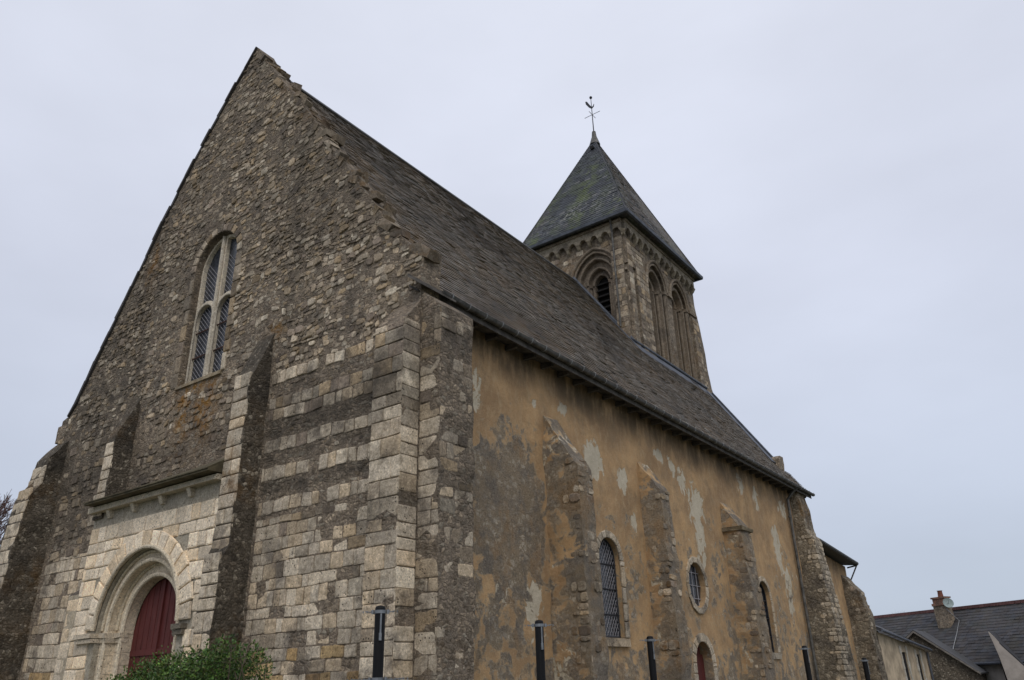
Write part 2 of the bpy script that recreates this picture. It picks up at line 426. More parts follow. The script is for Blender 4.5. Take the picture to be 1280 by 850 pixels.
def slates(mb, P0, U, V, vmax, urange, rowh=.12, w=(.17, .25), col=None, lift=.012):
    """overlapping slates over a plane: P0 + U*u + V*v, rows go up V; urange(v) -> (u0, u1)"""
    U = Vector(U).normalized(); V = Vector(V).normalized(); N = U.cross(V).normalized(); P0 = Vector(P0); v = 0; r_ = 0
    if N.z < 0: N = -N
    while v < vmax:
        u0, u1 = urange(v+rowh*.5); u = u0-(r_ % 2)*.11-random.random()*.03
        while u < u1:
            ww = random.uniform(*w); a = max(u, u0); b = min(u+ww-.006, u1); u += ww
            if b-a < .03: continue
            k_ = random.uniform(-.008, .008); l = lift*random.uniform(.7, 1.5)+(random.random() < .03)*.012; hh = min(rowh*1.25, vmax-v+.02)
            sg_ = .035*N3(P0+U*a+V*v, .22)+.012*N3(P0+U*a+V*v, .9); l += sg_
            if random.random() < .012: k_ -= .035; l += .006
            p = [P0+U*a+V*(v+k_)+N*l, P0+U*b+V*(v+k_+random.uniform(-.004, .004))+N*l, P0+U*b+V*(v+hh)+N*(.001+sg_), P0+U*a+V*(v+hh)+N*(.001+sg_)]
            q = [P0+U*a+V*(v+k_), P0+U*b+V*(v+k_)]
            c = col(p[0])
            mb.add(p+q, [(0, 1, 2, 3), (4, 5, 1, 0)], c)
        v += rowh; r_ += 1

def arch_path(F, cx, spring, r, bottom, d, pointed=0., n=20, legs=True):
    pts = arch(cx, spring, r, bottom, pointed, n)
    pts = pts[1:]+[pts[0]]
    if not legs: pts = pts[1:-1]
    out_ = []
    for p, q in zip(pts, pts[1:]):
        n_ = max(1, int(math.dist(p, q)/.25)); out_ += [(p[0]+(q[0]-p[0])*i/n_, p[1]+(q[1]-p[1])*i/n_) for i in range(n_)]
    out_.append(pts[-1])
    return [F(p[0], p[1], d) for p in out_]

def order(mb, F, cx, spring, rin, rout, bottom, d0, d1, pointed=0., n=20, m=0, col=(1, 1, 1), joints=None):
    """one recessed ring of an arch with its jambs, as separate voussoirs / jamb blocks"""
    A = arch(cx, spring, rin, bottom, pointed, n)[2:]; B = arch(cx, spring, rout, bottom, pointed, n)[2:]
    for i in range(len(A)-1):
        (a, b, c, d) = (A[i], A[i+1], B[i+1], B[i]); g = .985
        if joints and i % joints == 0: c_ = random.uniform(.86, 1.1)
        elif not joints: c_ = random.uniform(.9, 1.08)
        cc = tuple(x*c_ for x in col); dd_ = d1+random.uniform(-.004, .004)
        mb.hexa([F(*a, d0), F(*b, d0), F(*c, d0), F(*d, d0), F(*a, dd_), F(*b, dd_), F(*c, dd_), F(*d, dd_)], cc, m)
    for s_ in (-1, 1):
        z = bottom
        while z < spring-.02:
            h = min(random.uniform(.22, .38), spring-z)
            x0, x1 = sorted((cx+s_*rin, cx+s_*rout)); c_ = random.uniform(.88, 1.08)
            mb.box(F, x0, x1, z+.004, z+h-.004, d0, d1+random.uniform(-.004, .004), tuple(x*c_ for x in col), m)
            z += h

# ------------------------------------------------------------------ colours of stones
def lerp(a, b, t): return tuple(x+(y-x)*t for x, y in zip(a, b))
def shade(c, a, b): k_ = random.uniform(a, b); return tuple(q*k_ for q in c)
def cream(f=1.):
    k_ = random.uniform(.72, 1.15)*f
    c = random.choice([(.78, .66, .50), (.76, .65, .50), (.75, .60, .42), (.67, .57, .44)])
    return tuple(x*k_ for x in c)
def greyst(f=1.):
    k_ = random.uniform(.5, 1.25)*f
    c = random.choice([(.38, .305, .22), (.40, .33, .245), (.30, .24, .185), (.42, .32, .205), (.50, .415, .31)])
    if random.random() < .10: c = (.64, .555, .43)
    return tuple(x*k_ for x in c)

# ------------------------------------------------------------------ ground (one sheet, falling away past the church)
def ground_z(x, y): t = max(0., min(1., (y-4)/30.)); return -1.7*t*t*(3-2*t)-.05
mb = MB(); xs = [-600, -200, -80, -40, -24]+[i*2 for i in range(-11, 12)]+[24, 40, 80, 200, 600]; ys = [-600, -200, -60, -30]+[i*2 for i in range(-12, 30)]+[64, 90, 160, 300, 600]
vs = [(x, y, ground_z(x, y)+.03*N3((x, y, 0), .4)) for y in ys for x in xs]; n_ = len(xs)
mb.add(vs, [(j*n_+i, j*n_+i+1, (j+1)*n_+i+1, (j+1)*n_+i) for j in range(len(ys)-1) for i in range(n_-1)])
MG = NT('gravel_and_turf')
_g = MG.mix(MG.rng(MG.noise(.5, 8, .65), .45, .55), (.17, .155, .13), (.055, .075, .03)); _g = MG.mix(MG.rng(MG.noise(40, 4, .8), .5, .7, 0, .6), _g, (.28, .26, .23))
MG.color(_g); MG.bump(MG.noise(30, 5, .8), .6, .02)
g = mb.build('ground', MG.m); g['kind'] = 'structure'

# ================================================================== THE CHURCH
church = thing('church', 'old stone church with steep slate roof, ochre side wall and square bell tower', 'church')
def ROOFZ(x): return 7.72+1.443*(-.35-x)
RX, RZ = -6.12, ROOFZ(-6.12)

# ---- west gable wall
right = [(-.26, 7.7), (-.21, 8.26), (-.5, 8.45), (-.79, 8.78), (-1.1, 9.12), (-1.43, 9.66), (-1.9, 10.3), (-2.38, 11.06), (-2.75, 11.55), (-3.12, 12.2), (-3.6, 12.85), (-4.05, 13.57), (-4.6, 14.25), (-5.09, 14.93), (-5.6, 15.65), (-5.95, 16.22)]
left = [(-6.05, 16.28), (-6.4, 15.85), (-7.01, 15.12), (-8.09, 13.8), (-9.11, 12.36), (-9.83, 11.2), (-10.5, 10.15), (-11.16, 9.12), (-11.71, 8.2), (-11.95, 7.93), (-12.28, 7.85), (-12.3, 7.4)]
GABLE = [(-.26, -.6)]+right+left+[(-12.3, -.6)]
WIN = arch(-6.46, 10.28, .76, 7.5, 0, 16); PORT = arch(-6.72, 2.7, .97, -.7, 0, 16)
def wmask(v):
    x, y, z = v
    g_ = 0
    for cx_, cz, rx, rz in ((-6.85, 6.9, .28, .9), (-6.1, 6.9, .36, .85), (-9.2, 11.2, .25, .6), (-6.5, 7.35, .7, .12), (-3.6, 13.2, .25, .4), (-4.6, 14.6, .2, .5), (-4.0, 7.9, .2, .2)):
        g_ = max(g_, math.exp(-(((x-cx_)/rx)**2+((z-cz)/rz)**2)))
    b_ = .35*max(0., min(1., (z-7)/3))
    b_ = max(b_, .75*math.exp(-((z-5.95)/.5)**2)*(1 if x < -9 or -3.4 < x else .5), .9*math.exp(-(((x+.75)/.7)**2+((z-4.0)/.28)**2)))
    if x > -4: 
        for zc, hw, st_ in ((4.32, .06, .5), (4.78, .15, .75), (5.33, .12, .65), (5.88, .15, .6), (6.64, .12, .25)):
            b_ = max(b_, st_*max(0, 1-abs(z-zc)/hw/1.3))
    if x < -8.6: b_ = max(b_, .55*max(0, min(1, (z-4)/1.2)))
    b_ += .25*math.exp(-((x+3.7)/.25)**2)
    return (0, g_, min(1, b_))
mb = MB(); panel(mb, WEST, GABLE, [WIN, PORT], .45, .12, .018, 0, 0, reveal=.55)
def free(x, z):
    if not inside((x, z), GABLE): return False
    if (x+6.53)**2+(max(z-10.28, 0))**2 < .96**2 and z > 7.35: return False
    if -9.45 < x < -4.5 and z < 5.15: return False
    if -4.62 < x < -3.98 and z < 7.6: return False
    if -9.0 < x < -8.58 and z < 7.4: return False
    if -12.5 < x < -11.66 and z < 7.1: return False
    if -.95 < x < -.16 and z < 7.25: return False
    return True
def upc(x, z):
    c = greyst(1.); t = max(0, min(1, (9.5-z)/3.)); n1 = N3((x, 0, z), .45)
    if random.random() < .22*t+.04: c = cream(.85)
    return tuple(q*(1.+.45*n1) for q in c)
coursed(mb, WEST, -12.3, -.2, 7.0, 16.4, free, upc, (.06, .115), (.06, .20), (.003, .022), .016, .022, .26, 1, .07, .36, 0, .12)
coursed(mb, WEST, -12.3, -.2, 7.05, 16.4, free, lambda x, z: greyst(1.3) if random.random() < .6 else cream(.72), (.12, .18), (.13, .28), (.02, .035), .03, .03, .24, 1, .07, .84, 0, .12)
# middle: pale squared courses alternating with flush mortar bands
ROWS = ((4.36, 4.62), (4.94, 5.2), (5.47, 5.72), (6.05, 6.27), (6.27, 6.5), (6.78, 7.0))      # pale courses; dark flush mortar between
for z0, z1 in ROWS:
    pr = .92 if z0 < 5.6 else .5
    coursed(mb, WEST, -3.98, -.95, z0, z1, free, lambda x, z_: cream(.86) if random.random() < pr else greyst(1.15), (z1-z0, z1-z0+.01), (.16, .34), (.008, .022), .016, .014, .10, 1, .05, .04, 0, .10)
    coursed(mb, WEST, -11.7, -9.0, z0, z1, free, lambda x, z_: cream(.62) if random.random() < .5 else greyst(), (.2, .25), (.2, .4), (.01, .03), .02, .02, .14, 1, .05, .45, 0, .1)
for (_, z0), (z1, _) in zip(((0, 4.28),)+ROWS, ROWS):
    if z1-z0 > .15: coursed(mb, WEST, -3.98, -.95, z0, z1, free, lambda x, z_: greyst(.62), (.07, .1), (.07, .18), (.002, .010), .03, .02, .24, 1, .03, .65, 0, .1)
coursed(mb, WEST, -8.6, -4.6, 5.2, 7.3, free, lambda x, z_: greyst(.85), (.1, .17), (.1, .28), (.005, .03), .03, .02, .24, 1, .06, .45, 0, .1)
coursed(mb, WEST, -11.7, -8.98, 4.3, 7.0, free, lambda x, z_: greyst(.95), (.1, .17), (.12, .28), (.004, .02), .03, .02, .24, 1, .06, .6, .0, .1)
# bottom: close-set ashlar
def lowc(x, z):
    n1 = N3((x, 1, z), .8)
    c = cream(.82) if random.random() < .82 else greyst(1.15)
    if z < 2.2 and random.random() < .35: c = tuple(q*f for q, f in zip(c, (.85, .72, .5)))
    return tuple(q*(1+.35*n1) for q in c)
coursed(mb, WEST, -3.98, -.95, -.3, 4.28, free, lowc, (.18, .28), (.14, .42), (.004, .020), .009, .009, .09, 1, .035, .05, 0, .08)
coursed(mb, WEST, -12.2, -9.35, -.3, 4.4, free, lowc, (.18, .28), (.14, .42), (.004, .020), .009, .009, .09, 1, .035, .08, 0, .08)
gable = mb.build('gable_wall', [M_rub, M_block], church, wmask)

# ---- ragged stones along the south rake of the gable, thin slab edge on the north rake
mb = MB()
for (x0, z0), (x1, z1) in zip(right[1:], right[2:]):
    n_ = max(1, int(math.dist((x0, z0), (x1, z1))/.11))
    for i in range(n_):
        t = i/n_; x = x0+(x1-x0)*t+random.uniform(-.08, .05); z = z0+(z1-z0)*t+random.uniform(-.14, .05); sl = atan2(z1-z0, x1-x0)+pi
        w = random.choice([.10, .14, .2, .3])*random.uniform(.8, 1.2); h = random.uniform(.03, .08); tilt = sl+pi*0+random.choice([0, .1, .35, .7])+random.uniform(-.15, .15)
        u = Vector((cos(tilt), 0, sin(tilt))); n3 = Vector((-u.z, 0, u.x)); n3 = -n3 if n3.z < 0 else n3; y0 = random.choice([0, 0, .16, .3])
        F = fr((x, y0, z), u, n3, (0, -1, 0)); c = greyst(random.uniform(.55, .95))
        mb.box(F, -w/2, w/2, -.09, h, -.2, random.uniform(-.02, .05), c, 0, .03)
mb.build('coping_stones', M_block, church, lambda v: (0, .45*max(0, N3(v, 1.2)+.2), .3), loc=(-3, 0, 12))
mb = MB()
for (x0, z0), (x1, z1) in zip(left[:-2], left[1:-2]):
    n_ = max(1, int(math.dist((x0, z0), (x1, z1))/.4)); sl = atan2(z1-z0, x1-x0); u = Vector((cos(sl), 0, sin(sl))); n3 = Vector((u.z, 0, -u.x)); n3 = -n3 if n3.z < 0 else n3
    Lg = math.dist((x0, z0), (x1, z1))/n_
    for i in range(n_):
        t = i/n_; F = fr((x0+(x1-x0)*t, 0, z0+(z1-z0)*t), u, n3, (0, -1, 0))
        mb.box(F, -.03, Lg+.03, -.04, random.uniform(.02, .035), -.5, random.uniform(.03, .07), (.06, .055, .052), 0, .010)
mb.build('verge_slates', M_slate, church, loc=(-9, 0, 12))

# ---- gable window
C0 = -6.46
win = MB()
A1 = [(C0+x, z) for x, z in arch(0, 10.28, .755, 7.52, 0, 16)]
def lanc(s_): return [(C0+s_*.385+x, z) for x, z in arch(0, 9.1, .315, 7.60, 0, 10)]
def eye(s_):
    P_ = [(.09, 10.95)]+[(.70*sin(a), 10.28+.70*cos(a)) for a in (.35, .6, .9, 1.2, 1.5)]+[(.68, 9.75)]
    P_ += [(.385+.40*cos(radians(a)), 9.1+.40*sin(radians(a))) for a in (48, 65, 90, 115, 132)]+[(.09, 9.50)]
    P_ = [(C0+s_*x, z) for x, z in P_]; return P_
panel(win, WEST, A1, [lanc(-1), lanc(1), eye(-1), eye(1)], .14, 0, 0, -.15, 0, (.62, .55, .44))
window = win.build('gable_window', M_clean, church, loc=(C0, .33, 7.5))
for q in (('x', 1),):
    b = MB()
    for s_ in (-1, 1): b.tube(arch_path(WEST, C0+s_*.385, 9.1, .315, 7.62, -.14, 0, 12), .024, 6, (.48, .43, .35))
    b.tube([WEST(C0, 7.55, -.13), WEST(C0, 11.0, -.13)], .048, 8, (.5, .45, .37))
    o = b.build('mullion', M_clean, window); o.location = -window.location
b = MB(); panel(b, WEST, [(C0-.74, 7.56), (C0+.74, 7.56), (C0+.74, 10.3), (C0+.5, 10.8), (C0, 11.0), (C0-.5, 10.8), (C0-.74, 10.3)], [], .02, 0, 0, -.24)
o = b.build('glass', M_glass, window); o.location = -window.location
b = MB()
for s_ in (-1, 1):
    for k_ in range(-8, 28):
        z0 = 7.6+k_*.11; pts = [(C0+s_*.385-.27, z0), (C0+s_*.385+.27, z0+.54)]
        if z0 > 10.1: continue
        if pts[0][1] < 7.6: t = (7.6-pts[0][1])/.54; pts[0] = (pts[0][0]+.54*t, 7.6)
        if t >= 1 if pts[0][1] < 7.6 else False: continue
        if pts[0][0] >= pts[1][0]: continue
        b.tube([WEST(2*(C0+s_*.385)-pts[0][0], pts[0][1], -.225), WEST(2*(C0+s_*.385)-pts[1][0], pts[1][1], -.225)], .007, 4)
o = b.build('lattice', M_came, window); o.location = -window.location
for z0 in (8.2, 8.8):
    b = MB(); b.tube([WEST(C0-.7, z0, -.2), WEST(C0+.7, z0, -.2)], .018, 6); o = b.build('saddle_bar', M_irons, window); o.location = -window.location
b = MB()
b.box(WEST, C0-.8, C0+.8, 7.44, 7.515, -.4, .03, (.30, .25, .17), 0, .01)
o = b.build('sill', M_block, window, wmask); o.location = -window.location
b = MB()
for s_ in (-1, 1):
    z0 = 7.5
    while z0 < 10.05:
        h = random.uniform(.24, .42); h = min(h, 10.28-z0); w_ = random.uniform(.12, .3)
        x0, x1 = sorted((C0+s_*.765, C0+s_*(.765+w_)))
        stone(b, WEST, [(x0, z0+.008), (x1, z0+.008), (x1, z0+h-.008), (x0, z0+h-.008)], .025, tuple(q*.8 for q in greyst(1.2)), 0, .06); z0 += h
nv = 13
for i in range(nv):
    a0, a1 = pi*i/nv+.012, pi*(i+1)/nv-.012; r0, r1 = .765, .94
    stone(b, WEST, [(C0+r0*cos(a0), 10.28+r0*sin(a0)), (C0+r1*cos(a0), 10.28+r1*sin(a0)), (C0+r1*cos(a1), 10.28+r1*sin(a1)), (C0+r0*cos(a1), 10.28+r0*sin(a1))], .025, greyst(1.15), 0, .05)
o = b.build('window_surround', M_block, window, wmask); o.location = -window.location

# ---- west buttresses
def fbutt(name, a0, a1, prof, stones_z, amp=.03, taper=None, m=M_darkrub, label=None):
    b = MB(); loft(b, WEST, a0, a1, prof, .15, amp, taper, 0)
    zt, zb = stones_z
    def dep(z):
        for (z0, d0), (z1, d1) in zip(prof, prof[1:]):
            if z0 <= z <= z1: return d0+(d1-d0)*(z-z0)/(z1-z0+1e-6)
        return 0
    z = zb
    while z < zt:
        h = random.uniform(.2, .33); d_ = dep(z+h/2)-.01
        Fz = WEST
        w0 = a0+.0; w1 = a1-random.choice([.0, .0, .03])
        if a1-a0 > .45 and random.random() < .5:
            mid = random.uniform(.35, .65)*(w1-w0)+w0; parts = [(w0, mid), (mid, w1)]
        else: parts = [(w0, w1)]
        for p0, p1 in parts: stone(b, Fz, [(p0+.006, z+.008), (p1-.006, z+.008), (p1-.006, z+h-.008), (p0+.006, z+h-.008)], .03, cream(.85), 1, .07, d_)
        z += h
    o = b.build(name, [m, M_block], church, lambda v: (0, .5*max(0, N3(v, 1.1)), .25*max(0, min(1, (v[2]-6)/1.2))), loc=((a0+a1)/2, 0, 0))
    return o
fbutt('buttress', -4.53, -4.05, [(-.6, .60), (3.55, .56), (3.85, .44), (6.85, .40), (7.85, .0)], (6.7, 1.0))
fbutt('buttress', -8.98, -8.62, [(4.9, .40), (6.65, .40), (7.68, .0)], (6.5, 4.95))
fbutt('buttress', -12.35, -11.68, [(-.6, .95), (4.2, .72), (5.8, .62), (6.15, .42), (6.75, .36), (7.25, .0)], (6.5, .4), .05, lambda z: (-.35*max(0, (6.2-z)/6.2), 0))

# ---- corner pilaster and corner buttress
def ashc(z):
    if z > 5.1: return greyst(1.15) if random.random() < .65 else cream(.8)
    return cream(.88) if random.random() < .8 else greyst(1.3)
b = MB(); loft(b, WEST, -.86, -.25, [(-.6, .40), (4.0, .38), (6.9, .34), (7.35, .0)], .16, .02)
yy = lambda x, z: True
coursed(b, WEST, -.87, -.24, 0, 6.85, yy, lambda x, z: ashc(z), (.16, .36), (.22, .6), (.004, .018), .008, .006, .06, 1, 0, .03, .385)
coursed(b, fr((-.25, 0, 0), (0, 1, 0), (0, 0, 1), (1, 0, 0)), -.39, 0, 0, 6.9, yy, lambda x, z: ashc(z), (.17, .29), (.3, .4), (.004, .016), .008, .006, .06, 1, 0, .05, 0)
b.build('pilaster', [M_rub, M_block], church, wmask, loc=(-.55, -.2, 0))
b = MB(); SF = fr((XW, 0, 0), (0, 1, 0), (0, 0, 1), (1, 0, 0))
loft(b, SF, .004, .80, [(-.6, .88), (7.15, .86), (7.5, .45)], .16, .03)
coursed(b, WEST, -.24, .17, 0, 7.1, yy, lambda x, z: ashc(z), (.17, .29), (.22, .44), (.004, .018), .009, .010, .08, 1, 0, .06, -.012)
coursed(b, fr((.175, 0, 0), (0, 1, 0), (0, 0, 1), (1, 0, 0)), .0, .79, 0, 7.0, yy, lambda x, z: (greyst(.95) if random.random() < .55 else cream(.78)), (.15, .28), (.16, .46), (.004, .022), .010, .014, .12, 1, 0, .12, -.02)
b.build('corner_buttress', [M_rub, M_block], church, lambda v: (0, .25*max(0, N3(v, 1.4)) if v[2] < 2.4 else 0, .2+.5*max(0, N3(v, .7)+.1)), loc=(-.2, .4, 0))

# ---- west portal
FY = .40
PB = [(-8.98, -.6), (-4.535, -.6), (-4.535, 5.02), (-8.98, 5.02)]
b = MB(); panel(b, WEST, PB, [arch(-6.72, 2.72, 1.36, -.7, 0, 24)], .38, .3, .01, FY-.05, 0, (.38, .34, .27), reveal=.3)
def pkeep(x, z):
    r_ = math.hypot(x+6.72, max(z-2.72, 0)); 
    return (r_ > 1.5 if z > 2.72 else abs(x+6.72) > 1.37) and z < 4.9
coursed(b, WEST, -8.98, -4.54, -.2, 4.93, pkeep, lambda x, z: cream(1.2), (.22, .32), (.2, .55), (.018, .034), .012, .008, .06, 0, .01, .0, FY-.05)
b.box(WEST, -9.42, -8.99, -.6, 3.45, -.02, FY-.05, (.42, .36, .27), 0, .01)
coursed(b, WEST, -9.42, -8.99, -.2, 3.4, yy, lambda x, z: cream(.95), (.22, .32), (.2, .43), (.010, .022), .010, .006, .05, 0, 0, 0, FY-.06)
b.hexa([WEST(-9.42, 3.45, 0), WEST(-8.99, 3.45, 0), WEST(-8.99, 3.8, 0), WEST(-9.42, 3.7, 0), WEST(-9.42, 3.45, .35), WEST(-8.99, 3.45, .35), WEST(-8.99, 3.55, .3), WEST(-9.42, 3.5, .3)], (.12, .1, .08), 0)
portal = b.build('portal', M_clean, church, lambda v: (0, 0, .35*max(0, N3(v, .9))), loc=(-6.72, -.4, 0))
def sub(mb_, name, mat, parent, mask=None, smooth=False):
    o = mb_.build(name, mat, parent, mask, smooth); o.location = -parent.location; return o
b = MB(); nv = 17
for i in range(nv):
    a0, a1 = pi*i/nv+.006, pi*(i+1)/nv-.006; r0, r1 = 1.37, 1.72+random.uniform(-.03, .05)
    stone(b, WEST, [(-6.72+r0*cos(a0), 2.72+r0*sin(a0)), (-6.72+r1*cos(a0), 2.72+r1*sin(a0)), (-6.72+r1*cos(a1), 2.72+r1*sin(a1)), (-6.72+r0*cos(a1), 2.72+r0*sin(a1))], .035, cream(1.15), 0, .04, FY-.02)
sub(b, 'voussoirs', M_clean, portal)
for ri, ro, d1 in ((1.14, 1.355, .24), (.89, 1.145, .07)):
    b = MB(); order(b, WEST, -6.72, 2.72, ri, ro, -.5, d1-.2, d1, 0, 28, 0, (.68, .58, .44), 3)
    b.tube(arch_path(WEST, -6.72, 2.72, ri+.035, 0, d1+.005, 0, 28), .045, 8, (.68, .59, .45))
    b.tube(arch_path(WEST, -6.72, 2.72, ro-.03, 0, d1+.02, 0, 28, False), .028, 6, (.60, .52, .39))
    sub(b, 'arch_order', M_clean, portal)
b = MB(); b.tube(arch_path(WEST, -6.72, 2.72, 1.39, 2.72, FY+.01, 0, 28, False), .04, 8, (.62, .54, .41)); sub(b, 'arch_moulding', M_clean, portal)
b = MB()
for s_ in (-1, 1):
    b = MB()
    for r0, r1, d_ in ((.88, 1.14, .10), (1.10, 1.38, .28), (1.34, 1.95 if s_ < 0 else 1.62, .44)):
        x0, x1 = sorted((-6.72+s_*r0, -6.72+s_*r1)); c_ = (.55, .47, .36) if s_ < 0 else (.16, .14, .11)
        b.box(WEST, x0, x1, 2.50, 2.58, -.02, d_, c_, 0, .006); b.box(WEST, x0-.0, x1, 2.585, 2.67, -.02, d_+.035, c_, 0, .006)
    sub(b, 'impost', M_clean, portal)
# corbels and string under the little roof
b = MB()
b.box(WEST, -8.95, -4.56, 5.02, 5.125, .02, FY+.12, (.50, .44, .34), 0, .015)
sub(b, 'cornice', M_clean, portal, lambda v: (0, 0, .5*max(0, N3(v, 2))))
for i in range(4):
    x = -8.35+i*.98+random.uniform(-.1, .1); b = MB()
    b.hexa([WEST(x-.06, 4.82, 0), WEST(x+.06, 4.82, 0), WEST(x+.07, 5.02, 0), WEST(x-.07, 5.02, 0), WEST(x-.05, 4.86, FY+.01), WEST(x+.05, 4.86, FY+.01), WEST(x+.06, 5.015, FY+.08), WEST(x-.06, 5.015, FY+.08)], (.52, .46, .36))
    sub(b, 'corbel', M_clean, portal)
b = MB()
b.hexa([WEST(-8.78, 5.14, -.02), WEST(-4.54, 5.14, -.02), WEST(-4.54, 5.60, .0), WEST(-8.78, 5.45, .0), WEST(-8.80, 5.135, .70), WEST(-4.54, 5.135, .70), WEST(-4.54, 5.175, .70), WEST(-8.80, 5.17, .70)], (.07, .06, .05))
x = -8.82
while x < -4.56:
    w_ = min(random.uniform(.25, .4), -4.54-x)
    b.hexa([WEST(x, 5.17, .72), WEST(x+w_-.01, 5.17, .72), WEST(x+w_-.01, 5.19, .72), WEST(x, 5.19, .72), WEST(x, 5.455+.035*(x+8.8), .0), WEST(x+w_-.01, 5.46+.035*(x+8.8), .0), WEST(x+w_-.01, 5.49+.035*(x+8.8), .0), WEST(x, 5.485+.035*(x+8.8), .0)], (.07, .06, .035)); x += w_
b.build('portal_canopy', M_ply, church, loc=(-6.7, -.4, 5.1))
# the door
b = MB(); panel(b, WEST, arch(-6.72, 2.7, .91, -.3, 0, 20), [], .05, 0, 0, -.16, 0)
door = b.build('door', M_door, church, loc=(-6.72, .15, 0))
for s_ in (-1, 1):
    b = MB()
    for i in range(5):
        x0 = -6.72+(s_*.01 if s_ > 0 else -.9)+i*.178; x1 = x0+.17
        if s_ < 0: x1 = min(x1, -6.73)
        xm = max(abs(x0+6.72), abs(x1+6.72)); zt = 2.7+sqrt(max(.0, .9**2-xm*xm)) if xm < .9 else 2.7
        xi = min(abs(x0+6.72), abs(x1+6.72)); zi = 2.7+sqrt(max(.0, .88**2-xi*xi))
        zl, zr = (zt, zi) if s_ < 0 else (zi, zt)
        b.hexa([WEST(x0, -.3, -.16), WEST(x1, -.3, -.16), WEST(x1, zr, -.16), WEST(x0, zl, -.16), WEST(x0+.006, -.3, -.125), WEST(x1-.006, -.3, -.125), WEST(x1-.006, zr-.01, -.125), WEST(x0+.006, zl-.01, -.125)])
    for zz in (2.25, 1.2, .4): b.box(WEST, *sorted((-6.72+s_*.03, -6.72+s_*.86)), zz, zz+.10, -.126, -.10)
    lf = sub(b, 'door_leaf', M_door, door)
b = MB(); b.box(WEST, -6.76, -6.69, -.3, 3.56, -.13, -.085); sub(b, 'astragal', M_door, door)
b = MB(); b.box(WEST, -6.66, -6.60, 1.12, 1.3, -.13, -.075); b.tube([WEST(-6.63, 1.22, -.08), WEST(-6.63, 1.22, -.02)], .02, 8); b.tube([WEST(-6.66, 1.22, -.02), WEST(-6.52, 1.22, -.02)], .012, 8); sub(b, 'door_handle', M_iron, door)

# ---- south nave wall
blobs_e = [(2.85, 4.4, 1.35, 1.75, .95), (2.7, 2.6, 1.2, 1.0, .55), (2.3, 5.2, .4, .6, .3), (3.4, 3.2, .7, .9, .45), (6, 1.4, 3.5, .9, .62), (12, 1.3, 4, 1.1, .6), (7.4, 3.4, .5, .8, .4), (5.0, 5.0, .3, .5, .3), (14.6, 4.6, .5, 1.1, .42), (17, 1.2, 3, 1.3, .5), (2.6, 1.2, 1.2, .9, .5), (9.4, 4.2, .5, 1.2, .32), (11.9, 3.6, .5, 1.4, .4), (18.2, 4.6, .8, 1.5, .35), (4.9, 3.6, .3, .8, .2), (12.2, 5.2, .7, .9, .33)]
blobs_p = [(1.95, 6.4, .13, .45, .7), (3.75, 6.67, .2, .12, .6), (4.85, 6.8, .3, .14, .6), (6.0, 5.95, .42, .4, .8), (7.25, 5.75, .22, .33, .8), (7.65, 4.86, .13, .28, .75), (9.3, 6.75, .28, .25, .6), (10.0, 6.55, .2, .3, .6), (10.55, 6.3, .22, .45, .65), (11.3, 5.7, .55, .7, .62), (11.3, 4.8, .35, .7, .6), (14.9, 7.0, .28, .35, .6), (16.2, 6.8, .3, .35, .6), (17.5, 5.4, .45, .8, .6), (18.0, 4.1, .35, .9, .62), (18.7, 6.8, .5, .3, .6), (3.55, 2.9, .22, .45, .8), (2.6, 3.0, .2, .3, .6), (3.8, 3.7, .12, .4, .5), (14.3, 5.4, .4, .5, .5), (2.05, 5.0, .1, .6, .55)]
def smask(v):
    x, y, z = v; e_ = 0; p_ = 0
    for cy, cz, ry, rz, s_ in blobs_e: e_ = max(e_, s_*math.exp(-(((y-cy)/ry)**2+((z-cz)/rz)**2)**1.5))
    for cy, cz, ry, rz, s_ in blobs_p: p_ = max(p_, (s_+.08)*math.exp(-(((y-cy)/ry/1.25)**2+((z-cz)/rz/1.25)**2)**1.5))
    b_ = max(0, min(1, (z-6.75-.35*N3((0, y, 2), .9))/.6))*.85  # dark band below the eave: stain, with the overhang's shade painted in
    b_ = max(b_, .5*math.exp(-((y-4.9)/.35)**2)*(1 if z < 3 else 0))
    if z < 5: e_ = max(e_, .30+.15*max(0, (4.6-z)/3)+.25*N3(v, .7)); p_ = max(p_, .22+.3*N3(v, .8, 9))
    if z < 2.2: e_ = max(e_, .46)
    return (e_, p_, b_)
holes = [arch(6.36, 3.92, .44, 2.38, 0, 16), [(10.74+.5*cos(2*pi*i/24), 3.72+.55*sin(2*pi*i/24)) for i in range(24)], arch(10.62, 1.92, .48, -.9, 0, 14), arch(15.55, 3.72, .47, 2.2, 0, 16)]
b = MB(); panel(b, SOUTH, [(.46, -1.6), (20.9, -1.6), (20.9, 7.66), (.46, 7.66)], holes, .5, .13, .035, 0, 0, reveal=.32)
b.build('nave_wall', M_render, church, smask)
b = MB(); panel(b, fr((-11.9, 0, 0), (0, 1, 0), (0, 0, 1), (-1, 0, 0)), [(.46, -1.6), (20.9, -1.6), (20.9, 7.6), (.46, 7.6)], [], .5, .8, .02)
b.build('nave_wall', M_render, church, lambda v: (.3, .1, 0))
b = MB(); panel(b, fr((0, 20.9, 0), (1, 0, 0), (0, 0, 1), (0, 1, 0)), [(-11.9, -1.6), (XW, -1.6), (XW, 7.6), (-1.0, 8.2), (-6.12, 15.6), (-11.2, 8.2), (-11.9, 7.6)], [], .4, .8, .02)
b.build('east_wall', M_rub, church)

